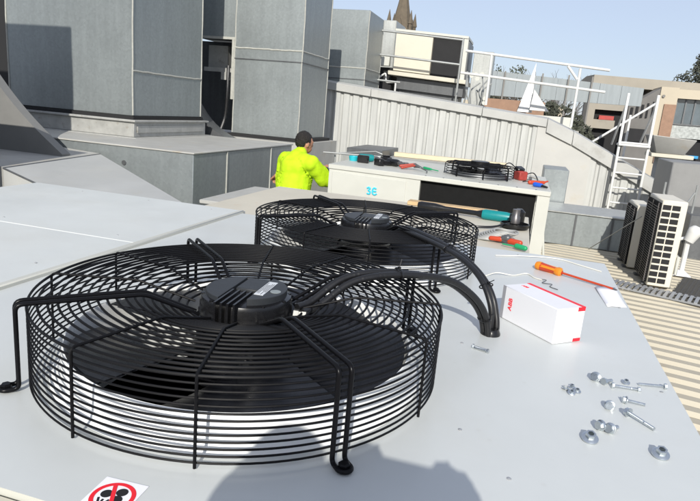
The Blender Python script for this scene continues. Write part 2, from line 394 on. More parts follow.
# ------------------------------------------------------------------ AXIAL FAN
def make_fan(c):
    root = thing('axial_fan', (c[0], c[1], ZT), '', 'fan', 'axial fans on the white condenser top')
    cx, cy = c
    def P(r, a, z): return (cx + r * math.cos(a), cy + r * math.sin(a), ZT + z)
    H = .171; RT = .46
    g = MB()
    for i in range(13): g.ring((cx, cy, ZT + .012 + i * (H - .012) / 12), RT, .0021 if i < 12 else .0030, 132, 6)
    rads = [RT - .0190 * (i + 1) for i in range(17)]
    def ztop(r): return H if r > .26 else H - (.26 - r) / .14 * .042
    for r in rads: g.ring((cx, cy, ZT + ztop(r)), r, .0028, 110, 6)
    A0 = math.radians(-44)
    for k in range(12):
        a = A0 + k * PI / 6
        if k % 3 == 0: continue
        path = [P(.122, a, ztop(.122) + .005), P(.26, a, H + .0045), P(RT + .003, a, H + .004), P(RT + .004, a, .004)]
        g.tube(fillet(path, .012, 4), .0030, 8)
    g.done('wire_guard', 'blackwire', root)
    for k in range(4):
        a = A0 + k * PI / 2; t = V((-math.sin(a), math.cos(a), 0)); w_ = .0125
        side = []
        for s in (-1, 1):
            side.append([V(P(.118, a, .128)) + t * w_ * s, V(P(.235, a, .186)) + t * w_ * s, V(P(.480, a, .186)) + t * w_ * s, V(P(.480, a, .008)) + t * w_ * s, V(P(.502, a, .007)) + t * w_ * s])
        loop = [V(P(.502 + .013 * math.cos(q), a, .007)) + t * w_ * math.sin(q) for q in [-PI / 2 + PI * i / 8 for i in range(1, 8)]]
        path = fillet(side[0], .016) + loop + fillet(side[1], .016)[::-1]
        l = MB().tube(path, .0047, 10).done('leg', 'black', root)
        MB().lathe([(.011, .0), (.011, .012), (.0085, .0145), (.0, .0145)][:3], P(.502, a, .003), 6).done('bolt', 'black', l)
    # white spun inlet collar standing through the top sheet
    cb = MB()
    cb.lathe([(.425, .001), (.412, .006), (.404, .02), (.400, .066), (.3985, .071), (.396, .072), (.394, .066), (.394, -.16), (.396, -.16)], (cx, cy, ZT), 128, cap=False)
    cb.done('collar', 'collar', root)
    # impeller: hub plus five wide sickle blades
    hub = MB().lathe([(.07, -.05), (.115, -.045), (.122, .03), (.115, .06), (.06, .062)], (cx, cy, ZT), 48).done('impeller', 'blade', root)
    for k in range(5):
        b = MB(); nr, na = 9, 16; top, bot = [], []
        base = math.radians(-103) + k * 2 * PI / 5
        for i in range(nr + 1):
            f = i / nr; r = .112 + f * (.386 - .112)
            sweep = -.28 * f * f + .12 * f
            span = math.radians(66 - 5 * math.sin(f * PI) + (1 - f) * -6)
            rowt, rowb = [], []
            for j in range(na + 1):
                q = j / na; ang = base + math.radians(9) + sweep + q * span
                pitch = .085 - .035 * f
                z = .030 + .012 * f + (q - .5) * pitch + .012 * math.sin(q * PI)
                th = .0035 + .004 * math.sin(q * PI)
                rowt.append(b.bm.verts.new(P(r, ang, z + th / 2))); rowb.append(b.bm.verts.new(P(r, ang, z - th / 2)))
            top.append(rowt); bot.append(rowb)
        for i in range(nr):
            for j in range(na):
                b.bm.faces.new([top[i][j], top[i + 1][j], top[i + 1][j + 1], top[i][j + 1]])
                b.bm.faces.new([bot[i][j], bot[i][j + 1], bot[i + 1][j + 1], bot[i + 1][j]])
        for j in range(na):
            b.bm.faces.new([top[0][j], top[0][j + 1], bot[0][j + 1], bot[0][j]]); b.bm.faces.new([top[nr][j], bot[nr][j], bot[nr][j + 1], top[nr][j + 1]])
        for i in range(nr):
            b.bm.faces.new([top[i][0], bot[i][0], bot[i + 1][0], top[i + 1][0]]); b.bm.faces.new([top[i][na], top[i + 1][na], bot[i + 1][na], bot[i][na]])
        b.done('blade', 'blade', hub)
    # external rotor motor
    z0 = .094
    mo = MB()
    mo.lathe([(.120, z0 - .012), (.120, z0 - .002), (.109, z0), (.1085, z0 + .060), (.105, z0 + .069), (.093, z0 + .073)], (cx, cy, ZT), 72)
    mo.lathe([(.121, z0 + .002), (.121, z0 + .010), (.108, z0 + .010)], (cx, cy, ZT), 60, cap=False)
    ax = math.radians(-86)                                  # direction of the fin slot
    d = V((math.cos(ax), math.sin(ax), 0)); n = V((-d.y, d.x, 0))
    C3 = V((cx, cy, ZT))
    rm = Matrix((( n.x, d.x, 0), (n.y, d.y, 0), (0, 0, 1)))
    for i in range(4):
        mo.obox(C3 + n * (-.026 + i * .015) + d * .072 + V((0, 0, z0 + .055)), (.0045, .105, .056), rm)
    for i in range(10):
        a = 2 * PI * i / 10 + .2; mo.lathe([(.006, 0), (.006, .022), (.003, .024)], P(.111, a, z0 + .002), 10)
    for i in range(10):
        a = 2 * PI * i / 10 + .5; mo.lathe([(.005, 0), (.005, .004)], P(.101, a, z0 + .068), 8)
    motor = mo.done('motor', 'blackm', root)
    def half(name, lo, hi, zz, hh, rr, m):
        b = MB(); pts = []
        poly = []
        for i in range(37):
            q = lo + (hi - lo) * i / 36; poly.append((q, -math.sqrt(max(rr * rr - q * q, 0))))
        for i in range(37):
            q = hi + (lo - hi) * i / 36; poly.append((q, math.sqrt(max(rr * rr - q * q, 0))))
        pl = []
        for p in poly:
            if not pl or (V(p) - V(pl[-1])).length > 1e-5: pl.append(p)
        if (V(pl[0]) - V(pl[-1])).length < 1e-5: pl.pop()
        b.prism(pl, lambda p, e: C3 + n * p[0] + d * p[1] + V((0, 0, zz + hh * e)))
        return b.done(name, m, motor, bevel=.003)
    half('lid', -.0945, -.034, z0 + .071, .012, .095, 'motorcap'); lid = half('lid', .034, .0945, z0 + .071, .017, .095, 'motorcap')
    b = MB(); b.obox(C3 + d * -.05 + V((0, 0, z0 + .073)), (.062, .09, .014), rm); b.done('lid', 'motorcap', motor, bevel=.003)
    b = MB(); b.obox(C3 + n * .047 + d * -.002 + V((0, 0, z0 + .0885)), (.022, .105, .0012), rm); b.done('label_plate', 'label', motor)
    b = MB(); b.lathe([(.0125, 0), (.0125, .0012)], C3 + n * .075 + d * .012 + V((0, 0, z0 + .0878)), 20); b.done('round_sticker', mat('sticker', (.25, .28, .28), .5, var=.3, vscale=120), motor)
    # text lines on the label plate are thin dark strips of print
    b = MB()
    for i in range(5): b.obox(C3 + n * (.039 + i * .004) + d * (-.004 + .01 * (i % 2)) + V((0, 0, z0 + .0894)), (.0011, .085 - .018 * (i % 3), .0004), rm)
    b.done('label_print', 'decalblk', motor)
    for i, q in enumerate((math.radians(8), math.radians(28))):
        dr = V((math.cos(q), math.sin(q), 0)); mt = dr.to_track_quat('Z', 'Y').to_matrix()
        b = MB(); b.lathe([(.0125, 0), (.0125, .012), (.010, .012), (.010, .02), (.012, .02), (.012, .03), (.008, .033)], V(P(.117, q, z0 + .034)), 6, mt)
        b.done('cable_gland', 'nickel', motor)
    return root
fan = make_fan(N1)
fan['label'] = 'nearest large black fan under a round wire guard, partly shaded at its front'
fan2 = copy_tree(fan); fan2.location = (N2[0], N2[1], ZT); fan2['label'] = 'second black wire guarded fan, behind the nearest one on the white cabinet'

# ------------------------------------------------------------------ cable pairs
def cables(name, pts, label, ends):
    root = thing(name, (pts[-1][0], pts[-1][1], ZT), label, 'cable', 'black conduits curving down to the cabinet top')
    sp = spline([V(p) - V((.010 * i / (len(pts) - 1), 0, .009 * math.sin(PI * i / (len(pts) - 1)))) for i, p in enumerate(pts)], 10)
    for s in (-1, 1):
        off = []
        for i, p in enumerate(sp):
            t = (sp[min(i + 1, len(sp) - 1)] - sp[max(i - 1, 0)]).normalized()
            h = V((t.x, t.y, 0)); h = h.normalized() if h.length > 1e-3 else V((1, 0, 0)); n = V((-h.y, h.x, 0))
            f = i / (len(sp) - 1)
            off.append(p + n * s * (.0098 + .003 * math.sin(f * 9 + s) * (1 - f)) + V((0, 0, s * .005 * math.sin(f * 5 + 1))))
        # dense resampling with corrugation
        L = sum((q - p).length for p, q in zip(off, off[1:])); k = int(L / .0022)
        res, acc, j = [], 0, 0; seg = (off[1] - off[0]).length
        for i in range(k + 1):
            d = L * i / k
            while d > acc + seg + 1e-9 and j < len(off) - 2: acc += seg; j += 1; seg = (off[j + 1] - off[j]).length
            res.append(off[j].lerp(off[j + 1], min(1, (d - acc) / max(seg, 1e-9))))
        MB().tube(res, .009, 10, rf=lambda f: .0090 + .0005 * (1 if int(f * k) % 2 else 0)).done('conduit', 'conduit', root)
    for f in ends:
        i = int(f * (len(sp) - 1)); p = sp[i]; t = (sp[min(i + 1, len(sp) - 1)] - sp[max(i - 1, 0)]).normalized()
        q = t.to_track_quat('Z', 'Y').to_matrix()
        b = MB(); b.tube([p + q @ V((.0235 * math.cos(a), .0135 * math.sin(a), 0)) for a in [2 * PI * j / 20 for j in range(20)]], .0022, 5, closed=True)
        b.obox(p + q @ V((0, .016, 0)), (.008, .006, .006), q); b.tube([p + q @ V((0, .018, 0)), p + q @ V((.004, .038, .006))], .0014, 5)
        b.done('cable_tie', 'blackm', root)
    return root
near = [(-0.448, 1.25, 1.147), (-0.427, 1.29, 1.155), (-0.376, 1.362, 1.204), (-0.314, 1.418, 1.222), (-0.236, 1.489, 1.218), (-0.164, 1.554, 1.202), (-0.113, 1.601, 1.176), (-0.061, 1.645, 1.125), (-0.03, 1.672, 1.07), (-0.014, 1.686, 1.006)]
farp = [(-0.455, 2.35, 1.150), (-.40, 2.26, 1.178), (-0.363, 2.174, 1.196), (-0.245, 2.021, 1.202), (-0.145, 1.889, 1.197), (-0.086, 1.813, 1.179), (-0.046, 1.765, 1.151), (-0.018, 1.735, 1.11), (-0.002, 1.722, 1.061), (.004, 1.715, 1.006)]
cables('cable_pair', near, 'pair of black conduits leading from the nearest fan, arching down to the white top', (.42, .90))
cables('cable_pair', farp, 'pair of black conduits leading from the second fan, arching down to the white top', (.40, .70))
b = MB(); b.lathe([(.029, 0), (.029, .005), (.024, .016), (.022, .018)], (-.014, 1.700, ZT), 24)
solo(b, 'cable_grommet', 'blackm', 'black grommet where the conduits enter the white cabinet top', 'grommet', base=(-.014, 1.7, ZT))

# ------------------------------------------------------------------ small things on the cabinet top
# warning decal
dec = thing('warning_sticker', (-.535, .69, ZT), 'white sticker with red prohibition circle on the cabinet top near the front', 'sticker')
b = MB(); b.box(-.565, -.490, .625, .715, ZT + .0006, ZT + .0012)
b.bm.verts.ensure_lookup_table()
for v in b.bm.verts: v.co = V((-.5275, .675, 0)) + rotz(.05) @ (v.co - V((-.5275, .675, 0)))
b.done('sticker_sheet', 'paper', dec)
cxy = V((-.527, .674, ZT + .0016)); b = MB()
for i in range(48):
    a0, a1 = 2 * PI * i / 48, 2 * PI * (i + 1) / 48
    b.face([cxy + V((r * math.cos(a), r * math.sin(a), 0)) for r, a in ((.0275, a0), (.0345, a0), (.0345, a1), (.0275, a1))])
b.obox(cxy + V((0, 0, .0002)), (.058, .0065, .0003), rotz(math.radians(118)))
b.done('prohibition_ring', 'red', dec)
b = MB()
for dx, dy, r in ((-.013, .003, .0092), (.007, .014, .0092), (.009, -.004, .0095)):
    b.lathe([(r, 0), (r, .0003)], cxy + V((dx, dy, -.0003)), 20)
for k in range(3): b.obox(cxy + V((-.016 + .007 * k, -.013 - .002 * (k % 2), -.0002)), (.0036, .011, .0003), rotz(.5 - .4 * k))
b.done('pictogram', 'decalblk', dec)

# carton
A = V((.010, 1.870, 0)); ang = math.atan2(1.70 - 1.87, .161 - .010)
bx = thing('carton_box', (.131, 1.83, ZT), 'long white carton with red corner stripes beside the black conduits', 'box')
ex = V((math.cos(ang), math.sin(ang), 0)); ey = V((-ex.y, ex.x, 0)); LX, LY, LZ = .235, .108, .106
rm = Matrix(((ex.x, ey.x, 0), (ex.y, ey.y, 0), (0, 0, 1)))
c0 = V((A.x, A.y, ZT + .001)) - ex * .008; cen = c0 + ex * LX / 2 + ey * LY / 2 + V((0, 0, LZ / 2))
b = MB(); b.obox(cen, (LX, LY, LZ), rm); b.done('carton', 'box', bx, bevel=.0015)
def strip(a0, a1, b0, b1, face):
    """thin print on a carton face: face 'f' long front, 't' top, 'e' near end, 'l' far end"""
    e = .0005; m_ = MB()
    if face == 't': m_.obox(c0 + ex * (a0 + a1) / 2 + ey * (b0 + b1) / 2 + V((0, 0, LZ)), (a1 - a0, b1 - b0, 2 * e), rm)
    if face == 'f': m_.obox(c0 + ex * (a0 + a1) / 2 + V((0, 0, (b0 + b1) / 2)), (a1 - a0, 2 * e, b1 - b0), rm)
    if face == 'e': m_.obox(c0 + ex * LX + ey * (a0 + a1) / 2 + V((0, 0, (b0 + b1) / 2)), (2 * e, a1 - a0, b1 - b0), rm)
    return m_
s_ = strip(.0, LX + .0005, LY - .014, LY + .0005, 't'); s_.done('red_stripe', 'red', bx)
s_ = strip(LY - .028, LY, LZ - .012, LZ, 'e'); s_.done('red_corner', 'red', bx)
s_ = strip(LY - .030, LY - .001, .001, .011, 'e'); s_.done('red_corner', 'red', bx)
s_ = strip(.0, .014, .001, LZ, 'f'); s_.done('grey_band', 'boxgrey', bx)
p = c0 + ex * .042 - ey * .0006 + V((0, 0, .055))
rel = p - bx.location
text('logo_lettering', 'ABB', .022, 'red', bx, rel, (PI / 2, -PI / 2, ang), off=.0004)
p = c0 + ex * .030 + ey * .062 + V((0, 0, LZ + .0004)); text('logo_lettering', 'ABB', .015, 'red', bx, p - bx.location, (0, 0, ang), off=.0003)
b = MB(); b.obox(cen + ex * (LX / 2 + .0004) + ey * .001, (.0006, .0012, LZ * .96), rm)
b.obox(cen + ex * (LX / 2 + .0004) + V((0, 0, -.018)), (.0006, .018, .0010), rm); b.done('flap_seam', mat('carton_seam', (.60, .60, .61), .6, var=0), bx)

# insulated screwdriver
h0, h2 = V((.128, 2.625, ZT + .017)), V((.432, 2.425, ZT + .008)); dd = (h2 - h0).normalized(); mt = dd.to_track_quat('Z', 'Y').to_matrix(); LL = (h2 - h0).length
sdv = thing('screwdriver', (.25, 2.54, ZT), 'red and orange insulated screwdriver lying behind the carton', 'screwdriver')
b = MB(); b.lathe([(.008, -.002), (.0165, .004), (.0190, .018), (.0172, .05), (.0145, .08), (.0150, .098), (.0195, .108), (.0185, .116), (.009, .124)], h0, 24, mt); b.done('handle', 'redplastic', sdv)
b = MB(); b.lathe([(.0162, .0025), (.0188, .010), (.0195, .019), (.0190, .026)], h0, 24, mt, cap=False)
b.lathe([(.0154, .094), (.0202, .107), (.0192, .117), (.0095, .1245)], h0, 24, mt, cap=False)
for a in (0.6, 2.7, 4.6):
    b.obox(h0 + mt @ V((.0150 * math.cos(a), .0150 * math.sin(a), .06)), (.006, .010, .075), mt @ rotz(a))
b.done('grip_inlay', 'orange', sdv)
b = MB(); b.lathe([(.0048, .12), (.0046, LL - .018), (.004, LL - .018)], h0, 12, mt); b.done('insulated_shaft', 'redplastic', sdv)
b = MB(); b.lathe([(.003, LL - .02), (.003, LL - .004), (.0012, LL)], h0, 8, mt); b.done('blade_tip', 'steel', sdv)

# paper tag and folded paper by conduits
b = MB(); pts = [(.352, 2.432), (.430, 2.470), (.438, 2.225), (.368, 2.190)]
g = []
for i in range(7):
    f = i / 6; l = V(pts[0]).lerp(V(pts[3]), f); r = V(pts[1]).lerp(V(pts[2]), f)
    g.append([b.bm.verts.new((l.lerp(r, j / 4).x, l.lerp(r, j / 4).y, ZT + .002 + .006 * (1 - f) ** 3 + .0015 * math.sin(j * 1.3))) for j in range(5)])
for a_, c_ in zip(g, g[1:]):
    for j in range(4): b.bm.faces.new([a_[j], a_[j + 1], c_[j + 1], c_[j]])
o = solo(b, 'paper_sheet', 'paper', 'small white paper slip near the screwdriver tip at the cabinet edge', 'paper', base=(.40, 2.33, ZT))
md = o.modifiers.new('thick', 'SOLIDIFY'); md.thickness = .0006

# loose wire and offcut
def wire(name, pts, r, m, label, cat='wire', grp=None):
    return solo(MB().tube(spline(pts, 8), r, 6), name, m, label, cat, grp, base=pts[0])
wire('loose_wire', [(-.07, 2.36, ZT + .003), (-.027, 2.411, ZT + .01), (.036, 2.435, ZT + .003), (.088, 2.495, ZT + .004), (.12, 2.45, ZT + .003), (.150, 2.425, ZT + .004)], .0022, 'wire', 'thin cream wire lying between the second fan and the screwdriver', 'wire')
wire('loose_wire', [(-.05, 2.76, ZT + .004), (.02, 2.80, ZT + .004), (.083, 2.825, ZT + .006), (.16, 2.86, ZT + .005), (.246, 2.87, ZT + .004), (.33, 2.80, ZT + .004), (.409, 2.74, ZT + .003)], .0024, 'wire', 'long cream wire running along the far edge of the cabinet top', 'wire')
wire('wire_offcut', [(.135, 2.44, ZT + .002), (.165, 2.41, ZT + .009), (.150, 2.385, ZT + .003), (.185, 2.37, ZT + .006), (.178, 2.345, ZT + .002), (.205, 2.315, ZT + .003)], .0016, 'galvd', 'crinkled thin wire offcut just behind the carton stripe', 'wire')

# loose fasteners
def bolt(name, x, y, a, L, r, label, cat='bolt', flange=True, both=False, stand=False):
    root = thing(name, (x, y, ZT), label, cat, 'loose fasteners on the white top')
    rh = r * 2.0; rf_ = r * 2.6 if flange else rh
    if stand: q = Matrix.Identity(3); o0 = V((x, y, ZT))
    else:
        dv = V((math.cos(a), math.sin(a), -.0 + (r - rf_) / max(L, .02) * .8)).normalized(); q = dv.to_track_quat('Z', 'Y').to_matrix(); o0 = V((x, y, ZT + rf_))
    b = MB(); b.lathe([(rh, 0), (rh * 1.02, r * 1.6)], o0, 6, q)
    if flange: b.lathe([(rh * .95, r * 1.5), (rf_, r * 1.9), (rf_, r * 2.4)], o0, 20, q)
    b.done('head', 'zinc', root)
    k = max(8, int(L / .0012))
    b = MB(); b.tube([o0 + q @ V((0, 0, r * 2.3 + L * i / k)) for i in range(k + 1)], r, 10, rf=lambda f: r * (1.0 if int(f * k) % 2 else .86)); b.done('shank', 'zinc', root)
    if both:
        b = MB(); b.lathe([(r * 1.8, 0), (r * 1.8, r * 1.6)], o0 + q @ V((0, 0, L)), 6, q); b.done('nut', 'zinc', root)
    return root
def nut(x, y, r, label, tilt=.3, name='flange_nut', cat='nut'):
    q = Matrix.Rotation(tilt, 3, 'X') @ rotz(x * 40)
    b = MB(); o0 = V((x, y, ZT + r * abs(math.sin(tilt)) * .9 + .0006))
    b.lathe([(r * .38, .0), (r, 0), (r, r * .14), (r * .66, r * .34), (r * .40, r * .34)], o0, 24, q, cap=False)
    b.lathe([(r * .62, r * .3), (r * .62, r * .85), (r * .38, r * .85), (r * .36, r * .0)], o0, 6, q, cap=False)
    return solo(b, name, 'zinc', label, cat, 'loose fasteners on the white top', base=(x, y, ZT))
bolt('hex_bolt', .301, 1.330, math.radians(-45), .062, .0042, 'long flanged bolt lying diagonally, longest of those near the front right fasteners')
bolt('hex_bolt', .304, 1.392, math.radians(6), .042, .0036, 'short flanged bolt lying sideways just below the two long screws')
bolt('hex_bolt', .29, 1.468, math.radians(10), .062, .0036, 'long screw lying end to end with another, nearer the carton', flange=False, both=True)
bolt('hex_bolt', .425, 1.525, math.radians(188), .058, .0036, 'long screw lying end to end with another, nearer the cabinet edge', flange=False)
bolt('hex_bolt', .268, 1.335, math.radians(75), .016, .0046, 'stubby bolt standing on its own in the middle of the fasteners')
bolt('hex_bolt', .232, 1.228, math.radians(40), .034, .0046, 'bolt lying beside the left flange nut, pointing up right')
bolt('hex_bolt', .252, 1.222, math.radians(55), .030, .0046, 'second bolt close against the one beside the left flange nut')
bolt('hex_bolt', .251, 1.487, math.radians(60), .020, .0050, 'short bolt tucked against another below the carton end', )
bolt('hex_bolt', .272, 1.478, math.radians(50), .026, .0044, 'plain headed short bolt right of another below the carton end', flange=False)
bolt('hex_bolt', -.055, 1.563, math.radians(-8), .040, .0030, 'thin screw lying near the conduit foot, left of its crossed mate', flange=False, cat='screw')
bolt('hex_bolt', -.010, 1.545, math.radians(160), .034, .0030, 'thin screw crossed over another in front of the conduit foot', flange=False, cat='screw')
nut(.213, 1.178, .0165, 'flange nut left of centre, tilted against the bolts')
nut(.343, 1.174, .0165, 'flange nut alone at the right, nearest the cabinet edge')
nut(.330, 1.512, .0095, 'small nut above the pair of long screws')
for i, (x, y) in enumerate(((.180, 1.405), (.196, 1.425), (.206, 1.402), (.192, 1.385))):
    nut(x, y, .0088, ('leftmost small nut of the four clustered in front of the carton', 'farthest small nut of the four clustered in front of the carton', 'rightmost small nut of the four clustered in front of the carton', 'nearest small nut of the four clustered in front of the carton')[i], .25 * (i - 1), 'hex_nut')

# ------------------------------------------------------------------ CREAM LOW CABINET between the units
cabm = thing('low_cabinet', (-.88, 3.8, 0), 'cream topped low cabinet with orange patches between the two condenser units', 'cabinet')
b = MB(); b.box(-1.87, .115, 3.06, 4.49, .93, .95); b.done('lid', 'creampatchy', cabm, bevel=.004)
b = MB(); b.box(-1.85, .095, 3.08, 4.47, .0, .928); b.done('body', 'cream', cabm)
b = MB(); b.obox((-.44, 4.40, .967), (.66, .10, .030), rotz(-.02))
solo(b, 'timber_batten', 'timber', 'tan timber batten lying along the back of the cream cabinet', 'timber', base=(-.44, 4.4, .95), bevel=.003)
# angle grinder on it
gr = thing('angle_grinder', (-.2, 4.1, .95), 'teal angle grinder with long black handle lying on the cream cabinet', 'angle grinder')
g0, g1 = V((-.66, 4.19, .985)), V((.04, 4.12, .985)); gd = (g1 - g0).normalized(); gm = gd.to_track_quat('Z', 'Y').to_matrix(); GL = (g1 - g0).length
b = MB(); b.lathe([(.024, .0), (.030, .02), (.030, .12), (.018, .20), (.018, .42), (.03, .46)], g0, 20, gm); b.done('rear_handle', 'blackm', gr, bevel=0)
b = MB(); b.lathe([(.030, .46), (.036, .48), (.036, .62), (.032, .645)], g0, 24, gm); b.done('motor_body', 'teal', gr)
b = MB(); b.lathe([(.030, .645), (.036, .66), (.034, .69), (.02, .70)], g0, 20, gm); b.lathe([(.04, -.03), (.04, .05), (.02, .07)], g1, 20); b.done('gear_head', 'blackm', gr)
b = MB(); b.lathe([(.02, -.026), (.088, -.026), (.092, -.02), (.092, .0), (.088, .0), (.086, -.018), (.02, -.018)], g1 + V((-.02, -.19, 0)), 32, cap=False)
b.tube(spline([g1 + V((0, 0, -.01)), g1 + V((-.02, -.08, -.012)), g1 + V((-.02, -.19, -.014))], 6), .024, 10)
b.done('disc_guard', 'blackm', gr)
b = MB(); b.lathe([(.018, 0), (.030, .01), (.030, .05), (.024, .06), (.024, .10)], g1 + V((-.02, -.19, -.01)), 18); b.done('battery_cap', 'steel', gr)
b = MB(); b.tube(spline([g1 + V((-.04, -.19, .0)), g1 + V((-.16, -.33, -.02)), g1 + V((-.32, -.37, -.025)), g1 + V((-.44, -.32, -.025))], 8), .007, 8); b.done('power_cord', 'blackm', gr)
# things along the far edge of the white top
b = MB()
for i in range(9):
    f = i * .012
    b.tube([( -.12 + .075 * math.cos(a) * (1 - f) + f, 3.46 + .075 * math.sin(a) * (1 - f), .958 + .006 * i + .003 * math.sin(a * 3)) for a in [2 * PI * j / 40 for j in range(40)]], .0055, 6, closed=True)
solo(b, 'cable_coil', 'flash', 'coil of grey cable by the far right of the second fan', 'cable', base=(-.12, 3.46, .95))
pl = thing('pliers', (0, 3.35, .95), 'red handled tool beside the grey cable coil', 'pliers')
b = MB(); b.capsule((-.10, 3.38, .972), (-.045, 3.37, .975), .013, .015); b.capsule((.005, 3.35, .975), (.06, 3.33, .975), .017, .015); b.done('grip', 'redplastic', pl)
b = MB(); b.capsule((-.045, 3.37, .972), (.005, 3.35, .972), .010, .010); b.capsule((-.03, 3.365, .985), (-.01, 3.355, .99), .017, .02); b.done('jaw', 'galvd', pl)
b = MB(); b.capsule((.045, 3.25, .972), (.088, 3.22, .972), .015, .013); b.capsule((-.03, 3.29, .966), (.04, 3.25, .968), .004, .004)
solo(b, 'small_screwdriver', 'green', 'green handled screwdriver beside the red handled tool on the cream cabinet', 'screwdriver', base=(.03, 3.25, .95))

# ------------------------------------------------------------------ FAR CONDENSER UNIT
fu = thing('condenser_unit', (-.8, 6.8, 0), 'smaller white condenser cabinet with dark coil front beside the kneeling worker', 'condenser unit')
def zt(x): return 1.0 - (x - .32) * .0155            # the roof falls slightly to the right
x0, x1, y0, y1 = -1.93, .32, 5.95, 7.62
def slab(b, xa, xb, ya, yb, za, zb):                     # box whose top and bottom follow the fall
    b.hexa([(xa, ya, zt(xa) + za), (xb, ya, zt(xb) + za), (xb, yb, zt(xb) + za), (xa, yb, zt(xa) + za), (xa, ya, zt(xa) + zb), (xb, ya, zt(xb) + zb), (xb, yb, zt(xb) + zb), (xa, yb, zt(xa) + zb)])
b = MB(); slab(b, x0, x1, y0, y1, -.05, 0); b.done('top_panel', 'white', fu, bevel=.006)
b = MB(); slab(b, x0 + .01, -.945, y0 + .01, y1 - .01, -.95, -.052); b.done('cabinet_body', 'white', fu)
b = MB(); slab(b, x0 + .05, -1.09, y0 - .004, y0 + .012, -.88, -.075); b.done('front_panel', 'white', fu, bevel=.005)
b = MB(); slab(b, -.94, .19, y0 + .06, y1 - .02, -.92, -.055)
b.done('coil', 'coil', fu)
for ya_, yb_ in ((y0 + .01, y0 + .16), (y1 - .16, y1 - .01)):
    b = MB(); slab(b, .20, x1 - .003, ya_, yb_, -.98, -.052); b.done('corner_post', 'white', fu)
b = MB(); slab(b, .205, .30, y0 + .17, y1 - .17, -.60, -.56); b.done('side_rail', 'white', fu)
b = MB(); b.tube([(.40, 6.02, 0), (.305, 6.04, .62)], .012, 8); b.done('brace', 'white', fu)
for x in [-.9 + i * .18 for i in range(7)]: MB().lathe([(.008, 0), (.008, .004)], (x, y0 + .03, zt(x)), 8).done('screw', 'galvd', fu)
# cyan crayon marks 3 E
b = MB(); yy = y0 - .006
def stroke(pts): b.tube(spline([(-1.44 + px * .62, yy, .80 + pz * .62) for px, pz in pts], 6), .0095, 6)
stroke([(-.08, .045), (-.05, .062), (-.025, .045), (-.05, .012), (-.02, -.005), (-.03, -.045), (-.075, -.04)])
stroke([(.085, .05), (.04, .06), (.02, .02), (.025, -.03), (.06, -.05), (.095, -.03)]); stroke([(.02, .005), (.085, .008)])
b.done('crayon_marks', 'cyan', fu)
# small fan on top
def small_fan(c, Rr, Hh):
    z = zt(c[0]); root = thing('axial_fan', (c[0], c[1], z), 'small black wire guarded fan on the smaller white condenser unit', 'fan')
    g = MB()
    for i in range(5): g.ring((c[0], c[1], z + .02 + i * (Hh - .02) / 4), Rr, .004, 64, 5)
    for i in range(1, 9): g.ring((c[0], c[1], z + Hh), Rr - i * .032, .004, 56, 5)
    for k in range(8):
        a = k * PI / 4 + .2; q = V((math.cos(a), math.sin(a), 0)); cc = V((c[0], c[1], z))
        g.tube(fillet([cc + q * .06 + V((0, 0, Hh)), cc + q * (Rr + .012) + V((0, 0, Hh + .004)), cc + q * (Rr + .014)], .03), .009 if k % 2 else .005, 6)
    g.done('wire_guard', 'blackwire', root)
    MB().lathe([(Rr - .05, 0), (Rr - .07, .05), (Rr - .075, .05), (Rr - .075, .001)], (c[0], c[1], z), 48, cap=False).done('collar', 'galvd', root)
    MB().lathe([(.1, Hh - .03), (.1, Hh + .035), (.06, Hh + .04)], (c[0], c[1], z), 32).done('motor', 'blackm', root)
    im = MB().lathe([(.09, .0), (.09, .07)], (c[0], c[1], z), 24).done('impeller', 'blade', root)
    for k in range(5):
        b = MB(); a = k * 2 * PI / 5
        P4 = [(r_, a + t_) for r_, t_ in ((.08, 0), (Rr - .08, -.1), (Rr - .08, .9), (.08, .9))]
        lo4 = [V((c[0] + r_ * math.cos(t_), c[1] + r_ * math.sin(t_), z + .03 + (.06 if i in (2, 3) else 0))) for i, (r_, t_) in enumerate(P4)]
        b.hexa(lo4 + [q + V((0, 0, .005)) for q in lo4]); b.done('blade', 'blade', im)
small_fan((-.42, 6.62), .36, .13)
# tools on top
def drill(loc, a, label, m1, s=1.0):
    root = thing('cordless_drill', loc, label, 'drill', 'power tools on the smaller condenser unit'); q = rotz(a); l = V(loc)
    hz = q @ Matrix.Rotation(PI / 2, 3, 'Y')
    MB().lathe([(.024 * s, -.09 * s), (.034 * s, -.08 * s), (.034 * s, .03 * s), (.027 * s, .05 * s)], l + V((0, 0, .035 * s)), 16, hz).done('motor_housing', m1, root)
    MB().lathe([(.022 * s, .05 * s), (.022 * s, .08 * s), (.010 * s, .105 * s), (.010 * s, .12 * s)], l + V((0, 0, .035 * s)), 14, hz).done('chuck', 'steel', root)
    b = MB(); b.obox(l + q @ V((-.05 * s, -.07 * s, .028 * s)), (.042 * s, .12 * s, .042 * s), q @ rotz(-.3)); b.done('grip', 'blackm', root, bevel=.008)
    b = MB(); b.obox(l + q @ V((-.06 * s, -.15 * s, .034 * s)), (.10 * s, .055 * s, .068 * s), q @ rotz(-.3)); b.done('battery', 'blackm', root, bevel=.008)
drill((-1.70, 6.72, zt(-1.7)), .35, 'teal cordless drill with bulky black battery nearest the worker', 'teal', 1.25)
drill((-1.35, 6.55, zt(-1.35)), -.5, 'darker cordless driver, second from the worker among the tools', 'blackm', 1.2)
b = MB(); b.lathe([(.045, 0), (.055, .05), (.05, .055), (.04, .004)], (-1.95 + .10, 6.62, zt(-1.85)), 20, cap=False); b.lathe([(.044, .0), (.044, .004)], (-1.85, 6.62, zt(-1.85)), 20)
solo(b, 'parts_tub', mat('cyan_tub', (.02, .42, .5), .4, var=.05), 'small turquoise tub at the worker side corner of the condenser top', 'tub', base=(-1.85, 6.62, zt(-1.85)))
sn = thing('snips', (-1.12, 6.42, zt(-1.12)), 'red handled snips with wires lying left of the small fan', 'snips')
b = MB(); z = zt(-1.12) + .03
